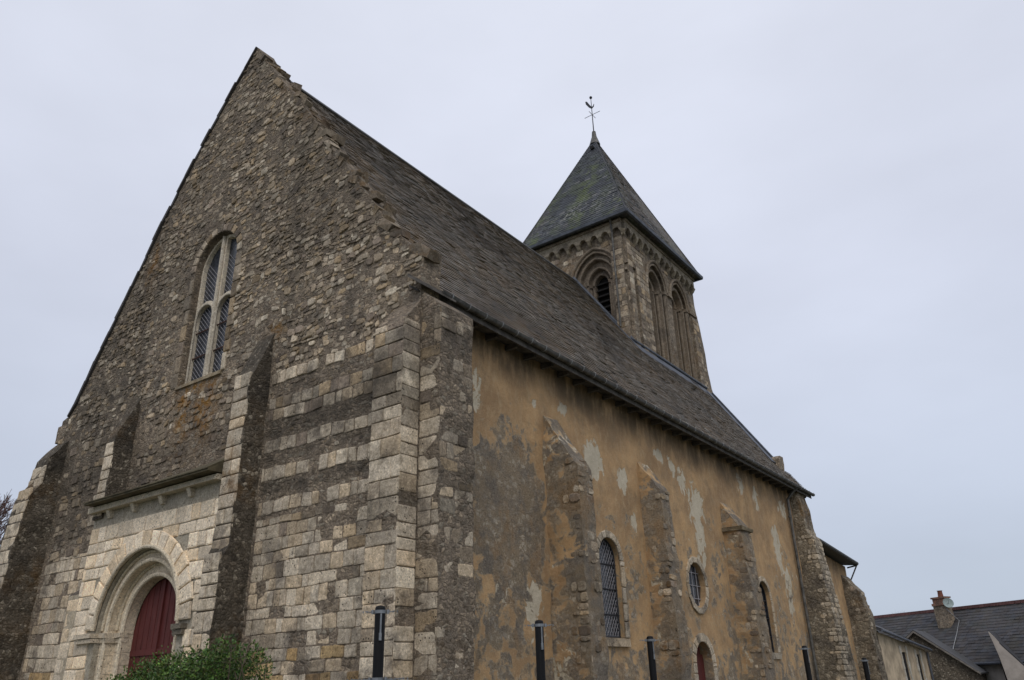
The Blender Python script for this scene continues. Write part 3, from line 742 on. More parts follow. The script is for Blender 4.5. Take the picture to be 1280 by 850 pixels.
# dressed-stone surrounds and windows in the south wall
def surround(kind, cy, cz, rr, bottom, w=.15):
    b = MB()
    if kind == 'oculus':
        for i in range(14):
            a0, a1 = 2*pi*i/14+.01, 2*pi*(i+1)/14-.01
            P_ = lambda r, a: (cy+r*cos(a)*.93, cz+r*sin(a))
            stone(b, SOUTH, [P_(rr, a0), P_(rr+w, a0), P_(rr+w, a1), P_(rr, a1)], .018, tuple(q*.72 for q in cream(.9)), 0, .03, .012)
    else:
        nv = 9
        for i in range(nv):
            a0, a1 = pi*i/nv+.012, pi*(i+1)/nv-.012
            P_ = lambda r, a: (cy+r*cos(a), cz+r*sin(a))
            stone(b, SOUTH, [P_(rr, a0), P_(rr+w, a0), P_(rr+w, a1), P_(rr, a1)], .018, tuple(q*.72 for q in cream(.9)), 0, .03, .012)
        for s_ in (-1, 1):
            z = bottom
            while z < cz-.03:
                h = min(random.uniform(.28, .5), cz-z); w_ = w*random.uniform(.85, 1.4); y0, y1 = sorted((cy+s_*rr, cy+s_*(rr+w_)))
                stone(b, SOUTH, [(y0, z+.006), (y1, z+.006), (y1, z+h-.006), (y0, z+h-.006)], .018, tuple(q*.72 for q in cream(.9)), 0, .03, .012); z += h
    return b
def sub0(mb_, name, mat, parent, **k_): o = mb_.build(name, mat, parent, **k_); o.location = -parent.location; return o
def arched_window(cy, spring, r, bottom, lattice, name='window'):
    b = surround('arch', cy, spring, r, bottom)
    b.box(SOUTH, cy-r-.12, cy+r+.14, bottom-.17, bottom-.005, -.3, .045, tuple(q*.72 for q in cream(.9)), 0, .01)
    w_ = b.build(name, M_block, church, loc=(XW, cy, bottom))
    b = MB(); panel(b, SOUTH, arch(cy, spring, r+.02, bottom-.02, 0, 16), [], .02, 0, 0, -.15); sub0(b, 'glass', M_glass, w_)
    b = MB(); b.tube(arch_path(SOUTH, cy, spring, r-.02, bottom+.02, -.12, 0, 18)+[SOUTH(cy+r-.02, bottom+.02, -.12)], .022, 6); sub0(b, 'window_frame', M_iron, w_)
    for k_ in range(3): b = MB(); b.tube([SOUTH(cy-r, bottom+.45+k_*.5, -.11), SOUTH(cy+r, bottom+.45+k_*.5, -.11)], .012, 6); sub0(b, 'saddle_bar', M_iron, w_)
    if lattice:
        b = MB(); H = spring+r-bottom; s_ = .155
        for dr in (1, -1):
            k_ = -8
            while k_ < 30:
                pts = []
                for i in range(41):
                    y = -r+2*r*i/40; z = k_*s_+dr*y*1.5
                    lim = spring-bottom+sqrt(max(0, r*r-y*y)); 
                    if 0 < z < lim: pts.append(SOUTH(cy+y, bottom+z, -.125))
                if len(pts) > 2: b.tube([pts[0], pts[-1]], .006, 4)
                k_ += 1
        sub0(b, 'lattice', M_came, w_)
arched_window(6.36, 3.92, .44, 2.38, True)
arched_window(15.55, 3.72, .47, 2.2, False)
b = surround('oculus', 10.74, 3.72, .55, 0); oc = b.build('round_window', M_block, church, loc=(XW, 10.74, 3.72))
b = MB(); panel(b, SOUTH, [(10.74+.55*cos(2*pi*i/24), 3.72+.6*sin(2*pi*i/24)) for i in range(24)], [], .02, 0, 0, -.14); sub0(b, 'glass', M_glass, oc)
b = MB()
for t in (-.26, 0, .26): b.tube([SOUTH(10.74+t, 3.22, -.12), SOUTH(10.74+t, 4.22, -.12)], .012, 5); b.tube([SOUTH(10.26, 3.72+t*1.2, -.12), SOUTH(11.22, 3.72+t*1.2, -.12)], .012, 5)
sub0(b, 'glazing_bars', M_came, oc)
b = surround('arch', 10.62, 1.92, .48, -.9, .2); sdw = b.build('side_doorway', M_block, church, loc=(XW, 10.62, 0))
b = MB()
for i in range(6):
    y0 = 10.62-.48+i*.16; ym = max(abs(y0-10.62), abs(y0+.16-10.62)); zt = 1.92+sqrt(max(0, .5**2-ym*ym))
    b.box(SOUTH, y0, y0+.154, -1.2, zt+.06, -.27, -.22)
sub0(b, 'side_door', M_door, sdw)

# ---- south buttresses
def sb(a0, a1, prof, amp=.045, taper=None, mat=None, cap=None, dress=.45, tone=None):
    b = MB(); loft(b, SOUTH, a0, a1, prof, .13, amp, taper)
    dm = [p for p in prof]
    def dep(z):
        for (z0, d0), (z1, d1) in zip(prof, prof[1:]):
            if z0 <= z <= z1: return d0+(d1-d0)*(z-z0)/(z1-z0+1e-6)
        return 0
    ztop = prof[-2][0]; z = .2
    while z < ztop+.1:                                 # rough stones showing up the outer corners
        h = random.uniform(.09, .22); d_ = dep(z+h/2); t0, t1 = taper(z) if taper else (0, 0)
        WF = fr((XW, a0+t0, 0), (1, 0, 0), (0, 0, 1), (0, -1, 0)); tn = tone or (lambda: random.choice([greyst(.9), greyst(1.2), cream(.6), cream(.4), greyst(.6)]))
        y = a0+t0
        while y < a1+t1-.08:
            w_ = random.uniform(.12, .34); w_ = min(w_, a1+t1-y)
            if random.random() < dress: stone(b, SOUTH, [(y, z+.01), (y+w_, z+random.uniform(0, .03)), (y+w_, z+h-random.uniform(0, .03)), (y, z+h-.01)], random.uniform(.015, .035), tn(), 1, .28, d_-.012)
            y += w_
        if random.random() < dress:
            l_ = random.uniform(.10, .26); stone(b, WF, [(d_-l_, z+.01), (d_-.005, z+.01), (d_-.005, z+h-.01), (d_-l_, z+h-.01)], random.uniform(.01, .035), tn(), 1, .28, -.008)
            if random.random() < .5: l2 = random.uniform(.08, .2); stone(b, WF, [(d_-l_-l2, z+.02), (d_-l_-.01, z+.01), (d_-l_-.01, z+h-.01), (d_-l_-l2, z+h-.02)], random.uniform(.005, .025), tn(), 1, .3, -.008)
        z += h
    zt = prof[-1][0]; dmax = max(p[1] for p in prof)
    def mk(v):
        d_ = v[0]-XW; o_ = .75*math.exp(-((v[2]-(zt-.55))/.5)**2)*(1 if d_ > .1 else .3)
        if mat: return (0, o_*max(0, .6+N3(v, 1.5)), .35 if (d_ > dmax*.8) else 0)
        out_ = max(0, min(1, (d_/dmax-.45)/.4))
        return (min(.9, .46+.4*out_+.3*N3(v, .8)), .34+.35*N3(v, .9, 4)-.12*out_, .22*out_)
    o = b.build('buttress', [mat or M_render, M_block], church, mk, loc=(XW, (a0+a1)/2, 0))
    if cap:
        c = MB(); c.box(SOUTH, a0-.06, a1+.06, cap, cap+.09, -.02, dep(cap)+.07, (.2, .16, .10), 0, .015); sub0(c, 'cap_stone', M_block, o)
    return o
sb(4.08, 4.6, [(-1.2, .86), (2.2, .80), (5.35, .74), (6.5, .0)])
sb(8.08, 8.6, [(-1.2, .62), (2.3, .56), (5.6, .50), (6.35, .0)])
sb(13.0, 13.75, [(-1.2, .62), (3.2, .58), (5.3, .50), (5.4, .50), (6.15, .0)], cap=5.32)
sb(19.75, 20.75, [(-1.5, 1.0), (3.5, .78), (5.9, .55), (6.1, .42), (7.55, .30)], taper=lambda z: (-.3*max(0, (5.5-z)/5.5), .15*max(0, (5.5-z)/5.5)), dress=.85, mat=M_butt, tone=lambda: cream(.62))
sb(24.9, 25.75, [(-2, .8), (3.6, .66), (4.5, .5), (5.15, .0)], taper=lambda z: (0, .1*max(0, (4.5-z)/4.5)), dress=.3, mat=M_butt)
# ---- nave roof
ev = Vector((-.30, .35, ROOFZ(-.30))); UP = Vector((-1, 0, 1.443)).normalized(); KX = -UP.x
def yend(x): return 21.15 if x > -.95 else (19.95+(-.95-x)*(21.2-19.95)/(3.6-.95) if x > -3.6 else 21.2)
def slc(p):
    k_ = random.uniform(.80, 1.2); c = (.100, .086, .068); n1 = N3(p, .9)
    if random.random() < .06: c = (.17, .155, .13)
    if random.random() < .08: c = (.07, .062, .053)
    return tuple(q*k_*(1+.4*n1) for q in c)
vm = (RX-ev.x)/UP.x
b = MB()
b.quad(ev-Vector((0, 0, .06)), (ev.x, yend(0), ev.z-.06), (-.95, 21.15, ROOFZ(-.95)-.06), (-.95, .35, ROOFZ(-.95)-.06), (.05, .05, .05))
b.add([(-.95, .35, ROOFZ(-.95)-.06), (-.95, 19.95, ROOFZ(-.95)-.06), (-3.6, 21.2, ROOFZ(-3.6)-.06), (RX, 21.2, RZ-.06), (RX, .35, RZ-.06)], [(0, 1, 2, 3, 4)], (.05, .05, .05))
b.add([(RX, .35, RZ-.02), (RX, 21.2, RZ-.02), (2*RX-ev.x, 21.2, ev.z-.02), (2*RX-ev.x, .35, ev.z-.02)], [(0, 1, 2, 3)], (.08, .075, .07))
slates(b, ev, (0, 1, 0), UP, vm, lambda v: (0, yend(ev.x-v*KX)-.35), .112, (.15, .24), slc, .016)
def rmask(v):
    x, y, z = v; g_ = 0
    if y < 4: g_ = max(0, 1-(y-.3)/3.2)*.95
    g_ = max(g_, .55*max(0, 1-(RZ-z)/1.2)*(1 if y < 15 else .4), .42)
    w_ = .55*max(0, N3(v, .35))+.16
    return (0, g_*(.6+.6*N3(v, .8)), w_)
roof = b.build('roof', M_slate, church, rmask)
# ridge slates and lead
b = MB(); y = .4
while y < 15:
    l_ = random.uniform(.28, .36)
    for s_ in (-1, 1): b.hexa([(RX, y, RZ+.02), (RX+s_*.16, y, RZ-.19), (RX+s_*.16, y+l_-.01, RZ-.19), (RX, y+l_-.01, RZ+.02), (RX, y, RZ+.055), (RX+s_*.17, y, RZ-.16), (RX+s_*.17, y+l_-.01, RZ-.16), (RX, y+l_-.01, RZ+.055)], (.06, .058, .056))
    y += l_
sub0(b, 'ridge', M_slate, roof)
def strip(mb_, pts, w, up=.03, col=(1, 1, 1)):
    """lead lying on the south slope: pts = [(x, y), ...], w = offset (dx, dy) of the far edge"""
    for (p, q) in zip(pts, pts[1:]):
        a = Vector((p[0], p[1], ROOFZ(p[0])+up)); c = Vector((q[0], q[1], ROOFZ(q[0])+up))
        a2 = Vector((p[0]+w[0], p[1]+w[1], ROOFZ(p[0]+w[0])+up*.9)); c2 = Vector((q[0]+w[0], q[1]+w[1], ROOFZ(q[0]+w[0])+up*.9)); d = Vector((0, 0, .03))
        mb_.hexa([a-d, c-d, c2-d, a2-d, a, c, c2, a2], col)
b = MB()
strip(b, [(RX, 14.98), (-5, 14.98), (-3.84, 14.98)], (0, -.38)); strip(b, [(-3.84, 14.7), (-3.84, 17), (-3.84, 19), (-3.84, 21.2)], (.42, 0))
b.tube([(RX, 14.93, RZ+.07), (-3.80, 14.93, ROOFZ(-3.80)+.07), (-3.74, 15.0, ROOFZ(-3.74)+.1), (-3.72, 21.2, ROOFZ(-3.72)+.1)], .055, 8)
sub0(b, 'tower_flashing', M_lead, roof)
b = MB()
P0, P1 = (-3.55, 21.2), (-1.0, 19.98)
a = Vector((P0[0], P0[1], ROOFZ(P0[0])+.04)); c = Vector((P1[0], P1[1], ROOFZ(P1[0])+.04)); nrm = Vector((1.443, 0, 1)).normalized(); wd = Vector((0, -.5, 0)); 
b.hexa([a, c, c+wd, a+wd, a+nrm*.03, c+nrm*.03, c+wd+nrm*.012, a+wd+nrm*.012])
wd = Vector((0, .22, 0)); b.hexa([a-nrm*.2, c-nrm*.2, c+wd-nrm*.2, a+wd-nrm*.2, a+nrm*.07, c+nrm*.07, c+wd+nrm*.07, a+wd+nrm*.07])
b.tube([a+nrm*.06, c+nrm*.06], .035, 8)
sub0(b, 'east_verge', M_lead, roof)
b = MB(); kz = ROOFZ(-1.0)
loft(b, fr((0, 20.25, 0), (1, 0, 0), (0, 0, 1), (0, -1, 0)), -1.35, -.85, [(kz-.7, .40), (kz+.22, .38), (kz+.34, .2)], .12, .03)
b.build('kneeler', M_rub, church, loc=(-1.1, 20.1, kz-.5))
b = MB(); loft(b, fr((0, .42, 0), (1, 0, 0), (0, 0, 1), (0, -1, 0)), -12.42, -12.0, [(7.3, .44), (7.72, .44), (7.78, .3)], .12, .02)
b.build('kneeler', M_rub, church, loc=(-12.2, .2, 7.3))
# soffit boards, rafter ends, gutter with its brackets
b = MB(); SO = fr((0, 0, 0), (0, 1, 0), (0, 0, 1), (1, 0, 0)); y = .5
while y < 21:
    l_ = random.uniform(1.6, 2.6); l_ = min(l_, 21.1-y); j_ = random.uniform(-.008, .008)
    b.hexa([(XW-.02, y, 7.64), (-.33, y, 7.55+j_), (-.33, y+l_-.012, 7.55+j_), (XW-.02, y+l_-.012, 7.64), (XW-.02, y, 7.69), (-.33, y, 7.60+j_), (-.33, y+l_-.012, 7.60+j_), (XW-.02, y+l_-.012, 7.69)]); y += l_
b.box(SO, .42, 21.15, 7.50, 7.70, -.325, -.300)
y = 1.0
while y < 21:
    b.box(SO, y, y+.07, 7.50, 7.60, XW+.0, -.42); y += .62
sub0(b, 'soffit', M_wood, roof)
b = MB()
for d_, z0, y0, y1, t in ((-.30, 7.66, -.28, .75, .035), (-.36, 7.74, -.22, .9, .03), (-.44, 7.60, -.1, .7, .04)):
    b.hexa([(d_, y0, z0), (d_+.16, y0+.03, z0-.12), (d_+.16, y1, z0-.12), (d_, y1, z0), (d_, y0, z0+t), (d_+.16, y0+.03, z0-.12+t), (d_+.16, y1, z0-.12+t), (d_, y1, z0+t)], (1, 1, 1))
sub0(b, 'verge_boards', M_wood, roof)
def gutter(y0, y1, xg, zg0, zg1, parent, nbr, r=.065):
    b = MB(); n_ = 40; vs = []; fs = []; K = 8
    for i in range(n_+1):
        y = y0+(y1-y0)*i/n_; zz = zg0+(zg1-zg0)*i/n_+.006*N3((y, 0, 0), .8); xx = xg+.012*N3((0, y, 5), .7)
        for rr in (r, r-.008):
            for k_ in range(K+1): a = pi+pi*k_/K; vs.append((xx+rr*cos(a), y, zz+rr*sin(a)))
    for i in range(n_):
        for s_ in (0, K+1):
            for k_ in range(K): a = i*2*(K+1)+s_+k_; fs.append((a, a+1, a+1+2*(K+1), a+2*(K+1)))
    b.add(vs, fs)
    for i in (0, n_): b.add([vs[i*2*(K+1)+k_] for k_ in range(K+1)], [tuple(range(K+1))])
    b.tube([(xg+r, y0, zg0), (xg+r, y1, zg1)], .010, 6)
    g_ = b.build('gutter', M_zinc, parent, loc=(xg, y0, zg0))
    br = None
    for i in range(nbr):
        y = y0+.25+(y1-y0-.4)*i/(nbr-1); zz = zg0+(zg1-zg0)*(y-y0)/(y1-y0)
        if br is None:
            c = MB(); pts = [Vector(((r+.006)*cos(a), 0, (r+.006)*sin(a))) for a in [pi+pi*k_/8 for k_ in range(9)]]
            for p, q in zip(pts, pts[1:]): c.hexa([p+Vector((0, -.012, 0)), q+Vector((0, -.012, 0)), q+Vector((0, .012, 0)), p+Vector((0, .012, 0)), p*1.06+Vector((0, -.012, 0)), q*1.06+Vector((0, -.012, 0)), q*1.06+Vector((0, .012, 0)), p*1.06+Vector((0, .012, 0))])
            c.tube([(r, 0, 0), (r+.012, 0, .02), (r-.01, 0, .035)], .009, 5)
            br = c.build('gutter_bracket', M_bracket, g_)
            o = br
        else:
            o = br.copy(); COL.objects.link(o); o.parent = g_
        o.location = (xg-g_.location.x+.012*N3((0, y, 5), .7), y-y0, zz-zg0+.006*N3((y, 0, 0), .8))
    return g_
gutter(.45, 21.2, -.235, 7.66, 7.64, church, 44)
b = MB(); pts = [(-.25, 19.3, 7.58), (-.42, 19.25, 7.42), (XW+.10, 19.2, 7.2), (XW+.10, 19.15, 6.0), (XW+.10, 19.1, 3.0), (XW+.10, 19.1, -.9)]
b.tube(pts, .05, 8)
for z in (6.6, 4.9, 3.0): b.tube([(XW+.10, 19.13, z-.03), (XW+.10, 19.13, z+.03)], .062, 8)
b.build('downpipe', M_zinc, church, loc=(XW, 19.15, 3))

# ---- bell tower
TX0, TX1, TY0, TY1, TZ = -8.2, -3.85, 15.0, 21.25, 17.9
TW = fr((0, TY0, 0), (1, 0, 0), (0, 0, 1), (0, -1, 0)); TS = fr((TX1, 0, 0), (0, 1, 0), (0, 0, 1), (1, 0, 0))
def tmask(v):
    x, y, z = v
    return (0, .35*max(0, N3(v, .9)), .35 if z > 17 else .15)
b = MB(); PT = .25
panel(b, TW, [(TX0, 7), (TX1, 7), (TX1, TZ), (TX0, TZ)], [arch(-5.18, 15.75, 1.0, 12.2, PT, 20), arch(-7.45, 15.75, .85, 12.2, PT, 20)], .7, .25, .03, 0, 0, reveal=.3)
AR = ((17.62, .80), (19.72, .80))
edge = [(21.3, TZ)]+[(21.35+.19*(17.5-z)+.06*N3((z, 0, 0), 1.7), z) for z in [17.5-i*.25 for i in range(20)]]+[(22.4, 12.5), (22.75, 12.1), (22.75, 7)]
panel(b, TS, [(TY0+.003, 7)]+edge[::-1]+[(TY0+.003, TZ)], [arch(c_, 16.1, r_, 11.6, PT, 20) for c_, r_ in AR], .6, .25, .035, 0, 0, reveal=.3)
panel(b, fr((TX0, 0, 0), (0, 1, 0), (0, 0, 1), (-1, 0, 0)), [(TY0, 7), (TY1, 7), (TY1, TZ), (TY0, TZ)], [], .4, 1, .02)
panel(b, fr((0, 21.6, 0), (1, 0, 0), (0, 0, 1), (0, 1, 0)), [(TX0, 7), (TX1-.05, 7), (TX1-.05, TZ), (TX0, TZ)], [], .4, 1, .02)
def tfree_s(y, z): return all(not (abs(y-c_) < 1.0 and (z < 16.1 or math.hypot(y-c_, z-16.1) < 1.12)) for c_, r_ in AR) and y > 15.0 and y < 21.2+.17*(17.5-z)
def tfree_w(x, z): return all(not (abs(x-c_) < r_+.1 and (z < 15.8 or math.hypot(x-c_, z-15.8) < r_+.22)) for c_, r_ in ((-5.18, 1.0), (-7.45, .85)))
tc_ = lambda x, z: (tuple(q*.9 for q in greyst(1.1)) if random.random() < .8 else cream(.6))
coursed(b, TS, 15.0, 22.1, 12.2, 17.25, tfree_s, tc_, (.16, .25), (.18, .42), (.01, .035), .016, .014, .12, 1, .02, .12, 0, 0)
coursed(b, TW, -8.15, -3.87, 13, 17.25, tfree_w, tc_, (.16, .25), (.18, .42), (.01, .035), .016, .014, .12, 1, .02, .12, 0, 0)
def mossmask(v):
    m_ = tmask(v); x, y, z = v
    return m_
tower = b.build('bell_tower', [M_towrub, M_block], church, tmask, loc=(-6.15, 18, 7))
def tsub(mb_, name, mat, mask=tmask): o = mb_.build(name, mat, tower, mask); o.location = -tower.location; return o
# arches of the bell stage
TC = (.255, .21, .16)
for F, cx_, sp, orders, bot, hood in ((TW, -5.18, 15.75, ((.74, 1.0, -.14), (.48, .75, -.32), (.30, .49, -.50)), 12.3, 1.09), (TW, -7.45, 15.75, ((.6, .85, -.14), (.36, .61, -.32)), 12.3, .94),
        (TS, AR[0][0], 16.1, ((.55, .80, -.14), (.28, .56, -.36)), 11.7, .9), (TS, AR[1][0], 16.1, ((.55, .80, -.14), (.28, .56, -.36)), 11.7, .9)):
    b = MB()
    for k_, (ri, ro, d1) in enumerate(orders):
        order(b, F, cx_, sp, ri, ro, bot, d1-.22, d1, PT, 20, 0, TC, None)
        for s_ in (-1, 1):                                            # nook shafts with capitals
            xx = cx_+s_*(ro-.015); b.tube([F(xx, bot, d1+.07), F(xx, sp-.08, d1+.07)], .065, 8, shade(TC, .8, 1.15))
            b.box(F, xx-.10, xx+.10, sp-.10, sp+.02, d1-.05, d1+.17, TC, 0, .01)
            b.box(F, cx_+s_*(ri+.055)-.045, cx_+s_*(ri+.055)+.045, bot, sp-.1, d1-.02, d1+.035, TC, 0, .01)
        b.tube(arch_path(F, cx_, sp, ri+.045, bot, d1+.01, PT, 20, False), .05, 7, TC)
    tsub(b, 'arch', M_block)
    b = MB(); ri = orders[-1][0]; dv = orders[-1][2]-.2
    A_ = arch(cx_, sp, ri+.1, bot, PT, 12); panel(b, F, A_, [], .02, 0, 0, dv)
    if F is TW and cx_ > -6:
        for i in range(14):
            zz = bot+.2+i*.26
            if zz < sp+.2: b.hexa([F(cx_-ri, zz, dv+.02), F(cx_+ri, zz, dv+.02), F(cx_+ri, zz+.03, dv+.02), F(cx_-ri, zz+.03, dv+.02), F(cx_-ri, zz-.12, dv+.14), F(cx_+ri, zz-.12, dv+.14), F(cx_+ri, zz-.09, dv+.14), F(cx_-ri, zz-.09, dv+.14)])
    tsub(b, 'louvre_shade_back', M_void)  # near-black sheet painted as deep recess shade; slats only in one west arch
    b = MB(); P_ = arch_path(F, cx_, sp, hood, bot, .03, PT, 20, False); b.tube(P_, .06, 7, TC); b.tube(arch_path(F, cx_, sp, hood-.13, bot, .0, PT, 20, False), .04, 6, TC)
    tsub(b, 'hood_mould', M_block)
# string course, corner pilasters
for y0, y1 in ((14.93, 16.74), (18.5, 18.86), (20.6, 21.34)):
    y = y0; b = MB()
    while y < y1-.02: l_ = min(random.uniform(.35, .6), y1-y); b.box(TS, y, y+l_, 15.98, 16.1, -.02, .10+random.uniform(-.01, .01), TC, 0, .006); y += l_-.002
    tsub(b, 'string_course', M_block)
for x0, x1 in ((-6.62, -6.20), (-4.14, -3.78)): b = MB(); b.box(TW, x0, x1, 15.68, 15.80, -.02, .09, TC, 0, .01); tsub(b, 'string_course', M_block)
for F, a0, a1, zt in ((TS, 15.62, 16.62, 16.4), (TS, 20.72, 21.3, 16.0), (TS, 15.02, 15.36, 17.2), (TW, -4.35, -3.88, 17.2)):
    b = MB(); loft(b, F, a0, a1, [(11.5, .13), (zt-.25, .11), (zt, .0)], .2, .02)
    coursed(b, F, a0, a1, 12, zt-.3, yy, tc_, (.18, .28), (.22, .4), (.008, .025), .012, .008, .08, 1, 0, .15, .115)
    tsub(b, 'corner_pilaster', [M_towrub, M_block])
# corbel table
b = MB()
for F, a0, a1 in ((TS, 14.95, 21.3), (TW, -8.25, -3.8)):
    hol = []; pt = [(a0, 17.92)]; n_ = int((a1-a0)/.46); s_ = (a1-a0)/n_
    for i in range(n_): c_ = a0+s_*(i+.5); pt += [(c_-.15+0*k_, 17.36) if k_ == -1 else (c_-.15*cos(pi*k_/6), 17.42+.15*sin(pi*k_/6)) for k_ in range(7)]
    pt = [(a0, 17.92), (a0, 17.42)]+pt[1:]+[(a1, 17.42), (a1, 17.92)]
    panel(b, F, pt, [], .16, 0, 0, .17, 0, (.44, .38, .29))
    b.box(F, a0, a1, 17.78, 17.9, -.02, .22, (.38, .32, .25), 0, .008)
tsub(b, 'corbel_table', M_block)
cb = None
for F, a0, a1 in ((TS, 14.95, 21.3), (TW, -8.25, -3.8)):
    n_ = int((a1-a0)/.46); s_ = (a1-a0)/n_
    for i in range(n_+1):
        c_ = a0+s_*i; b = MB(); k_ = random.uniform(.75, 1.1)
        b.hexa([F(c_-.06, 17.18, 0), F(c_+.06, 17.18, 0), F(c_+.07, 17.42, 0), F(c_-.07, 17.42, 0), F(c_-.05, 17.26, .10), F(c_+.05, 17.26, .10), F(c_+.07, 17.42, .19), F(c_-.07, 17.42, .19)], tuple(q*k_ for q in (.44, .38, .28)))
        tsub(b, 'corbel', M_block)
b = MB(); b.tube([(-4.15, 14.6, 18.0), (-4.2, 14.78, 17.75), (-4.22, 14.86, 17.4), (-4.22, 14.86, 13.4)], .042, 8)
for z in (16.8, 15.4, 14.2): b.tube([(-4.22, 14.86, z-.03), (-4.22, 14.86, z+.03)], .052, 8)
tsub(b, 'tower_downpipe', M_zinc)

# ---- spire
EX0, EX1, EY0, EY1, EZ = -8.52, -3.38, 14.55, 21.5, 17.98; AP = Vector((-6.24, 17.95, 24.85))
b = MB()
cor = [Vector((EX0, EY0, EZ)), Vector((EX1, EY0, EZ)), Vector((EX1, EY1, EZ)), Vector((EX0, EY1, EZ))]
def spc(p):
    k_ = random.uniform(.6, 1.35); c = (.050, .055, .064) if random.random() < .93 else (.11, .11, .115); return tuple(q*k_ for q in c)
ZB = EZ+.55
def ins(c, t): return c+(AP-c)*t
for i in range(4):
    a, c = cor[i], cor[(i+1) % 4]; mid = (a+c)/2; U = (c-a).normalized(); V = AP-mid; V -= U*V.dot(U); Lv = V.length; V.normalize()
    P0 = a+U*((mid-a).dot(U)); off = (AP-mid).dot(U); half = (c-a).length/2
    def ur(v, half=half, off=off, Lv=Lv): t = v/Lv; return (-half*(1-t)+off*t, half*(1-t)+off*t)
    b.add([a, c, AP], [(0, 1, 2)], (.05, .05, .05))
    slates(b, P0, U, V, Lv-.25, ur, .15, (.2, .3), spc, .014)
b.add([q-Vector((0, 0, .02)) for q in cor], [(0, 1, 2, 3)], (.05, .05, .05))
def spmask(v):
    x, y, z = v
    if y < 17.9 and y-14.55 < (z-18)*.5+.3:
        mo = max(0, min(1, (23.6-z)/1.5))*(.45+.8*max(0, sin(x*3.2+1.2)))
        wh = .9*math.exp(-((z-18.9)/.9)**2)*max(0, min(1, .35+N3(v, .8)*1.3))
        return (mo, 0, wh)
    return (.25, .35, .35)
spire = b.build('spire', M_slateb, church, spmask, loc=(-6.2, 17.95, EZ))
b = MB()
for c in cor: b.tube([c+Vector((0, 0, .01)), AP], .03, 7, (.06, .06, .065))
sub0(b, 'hip_lead', M_slateb, spire)
b = MB()
for i in range(4):
    a, c = cor[i], cor[(i+1) % 4]; u = (c-a).normalized(); n3 = Vector((u.y, -u.x, 0))
    b.hexa([a-u*.04-n3*.02-Vector((0, 0, .12)), c+u*.04-n3*.02-Vector((0, 0, .12)), c+u*.04+n3*.07-Vector((0, 0, .10)), a-u*.04+n3*.07-Vector((0, 0, .10)), a-u*.04-n3*.02, c+u*.04-n3*.02, c+u*.04+n3*.09+Vector((0, 0, .01)), a-u*.04+n3*.09+Vector((0, 0, .01))])
sub0(b, 'eaves_gutter', M_lead, spire)
b = MB(); b.tube([AP-Vector((0, 0, .35)), AP+Vector((0, 0, .12)), AP+Vector((0, 0, .42)), AP+Vector((0, 0, .47))], [.26, .12, .09, .03], 10); sub0(b, 'lead_cap', M_zinc, spire)
b = MB(); p = Vector((-6.12, 17.42, 23.95)); b.tube([p+Vector((0, .1, 0)), p+Vector((0, -.05, .02))], .10, 10); sub0(b, 'vent', M_void, spire)
b = MB(); T = AP+Vector((0, 0, .45)); b.tube([T, T+Vector((0, 0, 2.0))], [.028, .014], 8)
vane = b.build('weather_vane', M_iron, church, loc=T)
b = MB(); b.tube([T+Vector((-.42, 0, 1.0)), T+Vector((.42, 0, 1.0))], .014, 6); b.tube([T+Vector((0, -.3, 1.0)), T+Vector((0, .3, 1.0))], .012, 6); sub0(b, 'cross_bar', M_iron, vane)
b = MB()
b.add([T+Vector(q) for q in ((.04, 0, 1.44), (-.08, 0, 1.62), (-.24, .02, 1.94), (-.33, .02, 1.98), (-.31, .02, 1.80), (-.15, 0, 1.52), (-.02, 0, 1.38), (.04, .03, 1.44), (-.08, .03, 1.62), (-.24, .05, 1.94), (-.33, .05, 1.98), (-.31, .05, 1.80), (-.15, .03, 1.52), (-.02, .03, 1.38))], [tuple(range(7)), tuple(range(13, 6, -1))]+[(i, (i+1) % 7, 7+(i+1) % 7, 7+i) for i in range(7)])
b.tube([T+Vector((0, 0, 1.40)), T+Vector((.10, 0, 1.46)), T+Vector((.14, 0, 1.58))], [.035, .03, .012], 7)
sub0(b, 'vane_bird', M_iron, vane)
b = MB(); c_ = T+Vector((0, 0, 2.04)); b.tube([c_+Vector((0, 0, -.08)), c_+Vector((0, 0, -.05)), c_, c_+Vector((0, 0, .05)), c_+Vector((0, 0, .08))], [.01, .055, .075, .055, .01], 10); sub0(b, 'ball', M_iron, vane)

# ---- choir
b = MB(); CS = fr((XW-.02, 0, 0), (0, 1, 0), (0, 0, 1), (1, 0, 0))
panel(b, CS, [(20.9, -2.2), (25.75, -2.2), (25.75, 5.55), (20.9, 5.85)], [arch(22.9, 4.0, .3, 2.5, 0, 12)], .5, .2, .03, 0, 0, reveal=.3)
panel(b, fr((0, 25.75, 0), (1, 0, 0), (0, 0, 1), (0, 1, 0)), [(-8, -2.2), (XW-.03, -2.2), (XW-.03, 5.5), (-8, 5.5)], [], .4, .8, .02)
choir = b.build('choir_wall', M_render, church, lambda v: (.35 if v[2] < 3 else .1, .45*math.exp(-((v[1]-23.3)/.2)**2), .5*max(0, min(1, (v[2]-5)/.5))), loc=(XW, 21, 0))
b = surround('arch', 22.9, 4.0, .3, 2.5, .13); cwn = b.build('window', M_block, church, loc=(XW, 22.9, 2.5))
b = MB(); panel(b, SOUTH, arch(22.9, 4.0, .32, 2.48, 0, 12), [], .02, 0, 0, -.26); sub0(b, 'glass', M_glass, cwn)
b = MB(); RS = [(-.25, 20.95, 5.98), (-.25, 26.0, 5.62), (-4, 26.0, 6.0), (-4, 20.95, 6.3)]
b.hexa([Vector(q)-Vector((0, 0, .05)) for q in RS]+[Vector(q)+Vector((0, 0, .03)) for q in RS], (.07, .07, .065))
n_ = 14
